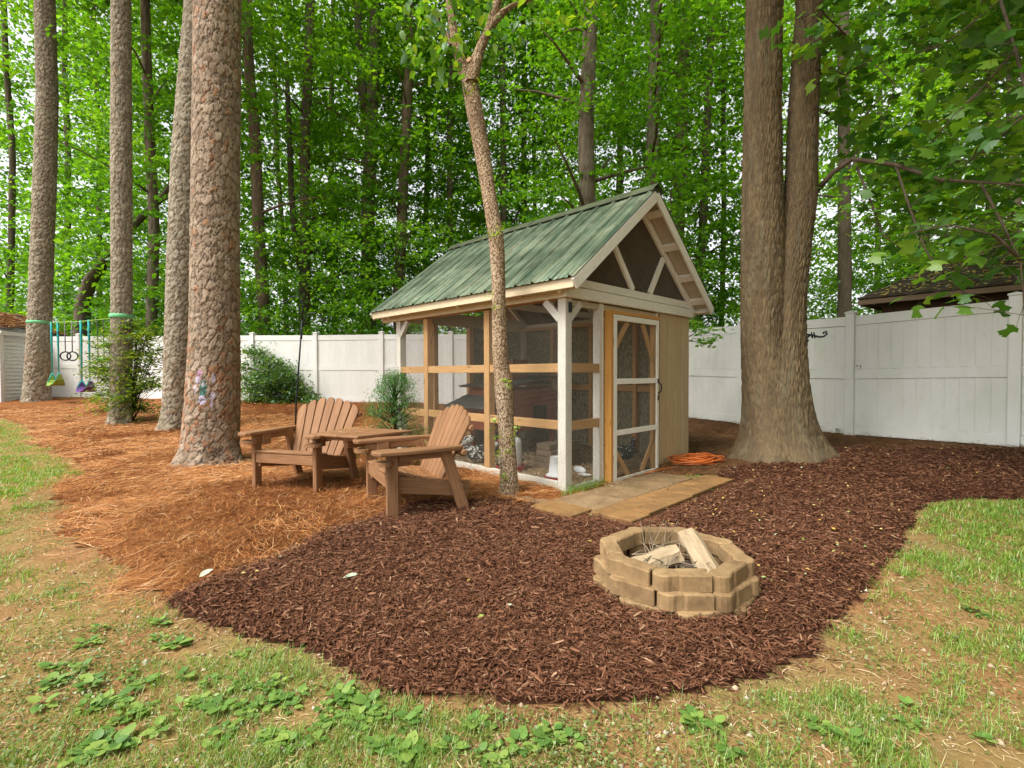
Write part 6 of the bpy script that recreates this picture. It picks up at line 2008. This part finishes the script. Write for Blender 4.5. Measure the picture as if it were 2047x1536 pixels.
# mulch chips, shredded: coarse ones bent, fine ones flat
def chips(nmax, draw, mu, sg, lo, hi, two):
    x, y = polar(draw, 1.5, 9.0, 1.3)
    d = mulch_d(x, y)
    k = (d > -0.22) & (rng.uniform(0, 1, len(x)) < np.where(d > -0.02, sstep(-0.035, 0.05, d) * 0.97 + 0.03, 0.10 * np.exp((d + 0.02) / 0.05))) & ~(blocked(x, y) & (rng.uniform(0, 1, len(x)) < np.where(path_d(x, y) == 0, 0.985, 1.0))) & ~blocked(x, y, False)
    x, y = x[k], y[k]; n = min(len(x), nmax); x, y = x[:n], y[:n]
    L = np.clip(rng.lognormal(mu, sg, n), lo, hi); w = np.clip(L * rng.uniform(0.07, 0.30, n), 0.0018, 0.010) * np.clip(0.75 + 0.10 * np.hypot(x, y), 1, 1.5)
    a = rng.uniform(0, 6.28, n); pitch_ = rng.normal(0, 0.24, n); rollc = rng.normal(0, 0.6, n)
    X = np.stack([np.cos(a) * np.cos(pitch_), np.sin(a) * np.cos(pitch_), np.sin(pitch_)], 1)
    Yv = np.stack([-np.sin(a) * np.cos(rollc), np.cos(a) * np.cos(rollc), np.sin(rollc)], 1)
    Z = np.cross(X, Yv)
    onp = (path_d(x, y) == 0) & ~blocked(x, y, False)
    P = np.stack([x, y, np.where(onp, 0.046, top(x, y) + 0.004) + rng.exponential(0.006, n) * np.where(onp, 0.3, 1)], 1)
    hl_, hw = (L / 2)[:, None], (w / 2)[:, None]
    if two:
        bend_ = (L * rng.normal(0, 0.10, n))[:, None]
        V = np.stack([P - X * hl_ + Yv * hw * 0.6, P - X * hl_ - Yv * hw * 0.6, P + Z * bend_ + Yv * hw, P + Z * bend_ - Yv * hw, P + X * hl_ + Yv * hw * 0.5, P + X * hl_ - Yv * hw * 0.3], 1)
        F = (np.arange(n)[:, None, None] * 6 + np.array([[0, 1, 3, 2], [2, 3, 5, 4]])[None]).reshape(-1, 4)
    else:
        V = np.stack([P - X * hl_ + Yv * hw, P - X * hl_ * 0.8 - Yv * hw, P + X * hl_ - Yv * hw * 0.6, P + X * hl_ * 0.9 + Yv * hw * 0.6], 1)
        F = np.arange(4 * n).reshape(-1, 4)
    o = mk('mulch_chips', V.reshape(-1, 3), F, M['chip']); o['kind'] = 'stuff'
chips(52000, 130000, -3.6, 0.45, 0.014, 0.085, True)
chips(240000, 540000, -4.05, 0.45, 0.007, 0.04, False)
# pine needles
x, y = polar(280000, 2.2, 17.0, 1.35, 62)
d = straw_d(x, y) ; md = mulch_d(x, y)
lu, lv = coop_local(x, y)
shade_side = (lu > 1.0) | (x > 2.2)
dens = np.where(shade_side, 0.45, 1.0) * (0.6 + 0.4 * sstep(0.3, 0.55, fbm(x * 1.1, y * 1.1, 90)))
k = (rng.uniform(0, 1, len(x)) < sstep(-0.25, 0.25, d) * dens) & (md < 0.12) & ~blocked(x, y)
stray = (md > 0.1) & (md < 0.55) & (d > -0.9) & (rng.uniform(0, 1, len(x)) < 0.02) & (x < 1.0) & ~blocked(x, y)
k |= stray
x, y = x[k], y[k]; n = min(len(x), 125000); x, y = x[:n], y[:n]
flow = fbm(x * 0.9, y * 0.9, 95) * 6.28 * 1.5
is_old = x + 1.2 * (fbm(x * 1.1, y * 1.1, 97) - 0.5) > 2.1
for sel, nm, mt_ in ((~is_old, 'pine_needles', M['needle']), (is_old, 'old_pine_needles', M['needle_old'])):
    xs_, ys_, fl_ = x[sel], y[sel], flow[sel]; n = len(xs_)
    r_ = np.hypot(xs_, ys_)
    V, F = needles_mesh(n, np.stack([xs_, ys_, top(xs_, ys_) + 0.004 + rng.exponential(0.013, n)], 1), fl_ + rng.normal(0, 0.75, n), rng.uniform(0.08, 0.21, n), np.clip(0.00068 * r_, 0.0020, 0.007) * rng.uniform(0.7, 1.3, n), rng.normal(0, 1.1, n), rng.exponential(0.013, n), rng.normal(0, 0.12, n))
    o = mk(nm, V, F, mt_); o['kind'] = 'stuff'
# lawn grass in tufts
def lawn_w(x, y):
    """how grassy the ground is, 0..1"""
    n1 = fbm(x * 1.25, y * 1.25, 120); n2 = fbm(x * 4.2, y * 4.2, 121)
    right = sstep(-0.1, 1.6, x) * sstep(0.43, 0.60, n1 * 0.5 + n2 * 0.5 + 0.09 * sstep(0.6, 2.2, x - 0.35 * y))
    left = sstep(0.2, -0.4, x) * sstep(0.40, 0.66, n1 * 0.4 + n2 * 0.6) * 0.42
    farl = ((x < -3.8) & (y > 4.3)) * 1.2 * sstep(0.28, 0.5, n1) * sstep(-4.6, -5.2, x)
    w = np.maximum(np.maximum(right * 0.85, left), farl * 0.7)
    return w * sstep(0.02, -0.10, mulch_d(x, y)) * sstep(0.05, -0.12, straw_d(x, y))
x, y = polar(95000, 1.25, 15.0, 1.5, 62)
k = rng.uniform(0, 1, len(x)) < lawn_w(x, y)
tx, ty = x[k], y[k]
nt = len(tx)
per = 14
r_ = np.hypot(tx, ty)
bx = (tx[:, None] + rng.normal(0, 0.017, (nt, per)) * (1 + 0.12 * r_[:, None])).ravel(); by = (ty[:, None] + rng.normal(0, 0.017, (nt, per)) * (1 + 0.12 * r_[:, None])).ravel()
k = (mulch_d(bx, by) < 0.0) & (straw_d(bx, by) < 0.15); bx, by = bx[k], by[k]
n = min(len(bx), 215000); bx, by = bx[:n], by[:n]
def blades(bx, by, hgt, wid, lean):
    n = len(bx)
    a = rng.uniform(0, 6.28, n); ln = np.abs(rng.normal(lean, 0.35, n))
    dx, dy = np.cos(a), np.sin(a)
    z = gz(bx, by) - 0.003
    P0 = np.stack([bx, by, z], 1)
    P2 = P0 + np.stack([dx * hgt * ln, dy * hgt * ln, hgt * (1.0 - 0.25 * ln)], 1)
    P1 = P0 + (P2 - P0) * 0.5
    S = np.stack([-dy, dx, np.zeros(n)], 1) * (wid / 2)[:, None]
    V = np.stack([P0 + S * 0.7, P0 - S * 0.7, P1 + S, P2], 1)
    F = (np.arange(n)[:, None, None] * 4 + np.array([[0, 1, 3, 2]])[None]).reshape(-1, 4)
    return V.reshape(-1, 3), F
rb = np.hypot(bx, by)
V, F = blades(bx, by, rng.uniform(0.018, 0.058, n) * (0.7 + 0.6 * fbm(bx * 3, by * 3, 130)), np.clip(0.0012 * rb, 0.0026, 0.008) * rng.uniform(0.7, 1.3, n), 0.75)
o = mk('grass', V, F, M['grass']); o['kind'] = 'stuff'
# low creeping ground cover
x, y = polar(230000, 1.25, 6.5, 1.5, 60)
w = np.maximum(np.where(x < 0.3, 1.0, 0.5) * sstep(0.38, 0.60, fbm(x * 1.7, y * 1.7, 140) * 0.6 + fbm(x * 6, y * 6, 141) * 0.4), 0.7 * lawn_w(x, y)) * sstep(0.0, -0.12, mulch_d(x, y)) * sstep(0.05, -0.2, straw_d(x, y)) * (y < 5.4)
k = rng.uniform(0, 1, len(x)) < w * 0.72
x, y = x[k], y[k]
V, F = leaves_at(np.stack([x, y, gz(x, y) + rng.uniform(0.003, 0.022, len(x))], 1), 0.0125, 0.5, 0.7)
o = mk('ground_cover', V, F, M['clover']); o['kind'] = 'stuff'
# broad-leaved weeds in rosettes
Wv, Wf = [], []; off = 0
OV = np.array(oval_leaf(0)[0]); OF = oval_leaf(0)[1]
spots = [(330, 1250), (190, 1262), (430, 1270), (700, 1290 + 40), (480, 1290), (520, 1305), (250, 1365), (300, 1375), (370, 1360), (470, 1360), (540, 1380), (200, 1405), (170, 1420), (250, 1440), (230, 1460), (560, 1400), (600, 1395), (680, 1400), (650, 1420), (530, 1425), (480, 1440), (450, 1470), (420, 1500), (540, 1480), (580, 1500), (640, 1480), (700, 1440), (720, 1390), (220, 1500), (150, 1520), (960, 1530), (760, 1500), (820, 1510), (1400, 1450), (1420, 1465), (1395, 1440), (1570, 1215), (1940, 1220), (1960, 1235), (1330, 1420), (1700, 1480), (1000, 1500), (640, 1340), (730, 1420), (360, 1430), (400, 1410)]
for i in range(66):
    spots.append((rr.uniform(60, 760), rr.triangular(1250, 1530, 1420)) if i < 46 else (rr.uniform(760, 1150) if i < 60 else rr.uniform(1300, 2000), rr.uniform(1420, 1530)))
for (px, py) in spots:
    q0 = at(px + rr.gauss(0, 6), py + rr.gauss(0, 5))
    if mulch_d(np.array([q0[0]]), np.array([q0[1]]))[0] > -0.08: continue
    big = rr.uniform(0.55, 1.1)
    for k in range(rr.randint(7, 14)):
        a = rr.uniform(0, 6.28); s = rr.uniform(0.022, 0.056) * big; tilt_ = rr.uniform(-0.05, 0.55)
        v = OV.copy() * s; v[:, 0] *= 1.35; v[:, 1] += 0.012
        yy_, zz_ = v[:, 1] * math.cos(tilt_) - v[:, 2] * math.sin(tilt_), v[:, 1] * math.sin(tilt_) + v[:, 2] * math.cos(tilt_)
        xx_ = v[:, 0] * math.cos(a) - yy_ * math.sin(a); y2 = v[:, 0] * math.sin(a) + yy_ * math.cos(a)
        Wv.append(np.stack([q0[0] + xx_, q0[1] + y2, q0[2] + 0.007 + zz_ * 0.8 + rr.uniform(0, 0.01)], 1))
        Wf += [tuple(off + i_ for i_ in f) for f in OF]; off += len(OV)
o = mk('broadleaf_weeds', np.vstack(Wv), Wf, M['weed'], None, True); o['kind'] = 'stuff'
# dry grass litter and small stones on the soil
x, y = polar(30000, 1.25, 7.0, 1.4, 60)
k = (mulch_d(x, y) < -0.01) & (straw_d(x, y) < 0.3) & ~blocked(x, y)
x, y = x[k], y[k]; n = len(x)
V, F = needles_mesh(n, np.stack([x, y, gz(x, y) + 0.004], 1), rng.uniform(0, 6.28, n), rng.uniform(0.012, 0.07, n), rng.uniform(0.0012, 0.0030, n), rng.normal(0, 0.7, n), rng.exponential(0.004, n), rng.normal(0, 0.06, n))
o = mk('dry_grass_litter', V, F, M['litter']); o['kind'] = 'stuff'
x, y = polar(3200, 1.25, 5.5, 1.4, 58)
k = (mulch_d(x, y) < 0.02) & (straw_d(x, y) < 0.1); x, y = x[k], y[k]; n = len(x)
oct_ = np.array([(1, 0, 0), (0, 1, 0), (-1, 0, 0), (0, -1, 0), (0, 0, 0.7), (0, 0, -0.5)], float)
s = np.clip(rng.lognormal(-5.2, 0.55, n), 0.0025, 0.018)[:, None, None]
V = oct_[None] * s * rng.uniform(0.6, 1.4, (n, 6, 3)); V += np.stack([x, y, gz(x, y) + 0.002], 1)[:, None]
F = (np.arange(n)[:, None, None] * 6 + np.array([(0, 1, 4), (1, 2, 4), (2, 3, 4), (3, 0, 4), (1, 0, 5), (2, 1, 5), (3, 2, 5), (0, 3, 5)])[None]).reshape(-1, 3)
o = mk('pebbles', V.reshape(-1, 3), F, M['pebble']); o['kind'] = 'stuff'
# yellow and pale leaves fallen on the mulch
x, y = polar(1500, 1.6, 8.5, 0.7, 55)
k = (mulch_d(x, y) > 0.02) & ~blocked(x, y, False, False) & (rng.uniform(0, 1, 1500) < np.where(x > 1.0, 0.95, 0.10))
x, y = x[k], y[k]
V, F = leaves_at(np.stack([x, y, top(x, y) + 0.022], 1), 0.030, 0.28, 0.5, 0.08)
o = mk('fallen_leaves', V, F, M['dryleaf']); o['kind'] = 'stuff'
pale = flat('pale_leaf_underside', (0.42, 0.50, 0.36), 0.7, 0, 0.2)
for (px, py, lab, s, rz, up_) in ((716, 1179, 'large pale green leaf lying flat on the mulch in front of the chairs', 0.085, 1.9, 0.0), (398, 1166, 'pale green leaf propped at the left tip of the mulch bed', 0.075, -0.9, 0.5), (1020, 1250, 'small pale leaf lying near the centre of the mulch bed', 0.03, 0.4, 0.0)):
    q0 = at(px, py)
    o = mk('fallen_leaf', np.array(oval_leaf(0)[0]) * s * np.array([1.5, 1, 1]), oval_leaf(0)[1], pale, None, True)
    o.location = (q0[0], q0[1], tp(q0[0], q0[1]) + 0.024); o.rotation_euler = (up_, 0.1, rz)
    tag(o, lab, 'leaf', 'loose leaves on the mulch')
# grass tuft at the corner post
tfx, tfy = [], []
for i in range(260):
    p = coop_world(rr.uniform(-0.12, 0.55), -0.03 - abs(rr.gauss(0, 0.05))); tfx.append(p[0]); tfy.append(p[1])
for i in range(60):
    p = coop_world(-0.03 - abs(rr.gauss(0, 0.03)), rr.uniform(0.0, 1.6)); tfx.append(p[0]); tfy.append(p[1])
tfx, tfy = np.array(tfx), np.array(tfy); n = len(tfx)
V, F = blades(tfx, tfy, rng.uniform(0.04, 0.14, n), np.full(n, 0.0042), 0.7)
V[:, 2] += 0.02
o = mk('grass', V, F, M['grass']); o['kind'] = 'stuff'
# wood shavings spilled at the coop door
n = 420
P = np.array([coop_world(rng.uniform(0.4, 1.7), -0.06 - abs(rng.normal(0, 0.12))) for _ in range(n)])
V, F = leaves_at(np.stack([P[:, 0], P[:, 1], np.full(n, 0.047)], 1), 0.016, 0.2, 0.5)
o = mk('wood_shavings', V, F, M['litter']); o['kind'] = 'stuff'
x = rng.uniform(0.1, CW - 0.1, 5200); y = rng.uniform(0.1, CL - 0.1, 5200)
P = np.array([coop_world(a, b) for a, b in zip(x, y)])
V, F = leaves_at(np.stack([P[:, 0], P[:, 1], np.full(5200, 0.036) + rng.uniform(0, 0.012, 5200)], 1), 0.035, 0.3, 0.4)
o = mk('straw_litter', V, F, M['litter']); o['kind'] = 'stuff'

# dry needles caught on the near chair seat, the table and the pavers
ang_ = R(-62); cs_, sn_ = math.cos(ang_), math.sin(ang_)
lx = np.concatenate([rng.uniform(-0.30, 0.30, 130), rng.uniform(-0.30, 0.30, 90)]); ly = np.concatenate([rng.uniform(0.18, 0.42, 130), rng.uniform(0.0, 0.42, 90)])
lz = np.interp(ly, [-0.045, 0.035, 0.115, 0.195, 0.275, 0.355, 0.43], [0.388, 0.392, 0.372, 0.345, 0.318, 0.298, 0.286]) + 0.02
P = np.stack([c2[0] + lx * cs_ - ly * sn_, c2[1] + lx * sn_ + ly * cs_, lz], 1)
u = rng.uniform(0, 1, 60); v = rng.uniform(0, 1, 60)
a4, b4, c4, d4 = np.array((-1.80, 4.60)), np.array((-1.40, 4.42)), np.array((-1.0, 4.86)), np.array((-1.64, 5.12))
Q = (a4 * (1 - u)[:, None] + b4 * u[:, None]) * (1 - v)[:, None] + (d4 * (1 - u)[:, None] + c4 * u[:, None]) * v[:, None]
pp = np.array([coop_world(rng.uniform(-0.4, 1.6), rng.uniform(-1.0, -0.05)) for _ in range(70)])
P = np.vstack([P, np.column_stack([Q, np.full(60, 0.616)]), np.column_stack([pp, np.full(70, 0.046)])])
n = len(P)
V, F = needles_mesh(n, P, rng.uniform(0, 6.28, n), rng.uniform(0.05, 0.15, n), np.full(n, 0.0026), rng.normal(0, 0.8, n), rng.exponential(0.006, n), np.zeros(n))
o = mk('needle_litter', V, F, M['needle']); o['kind'] = 'stuff'
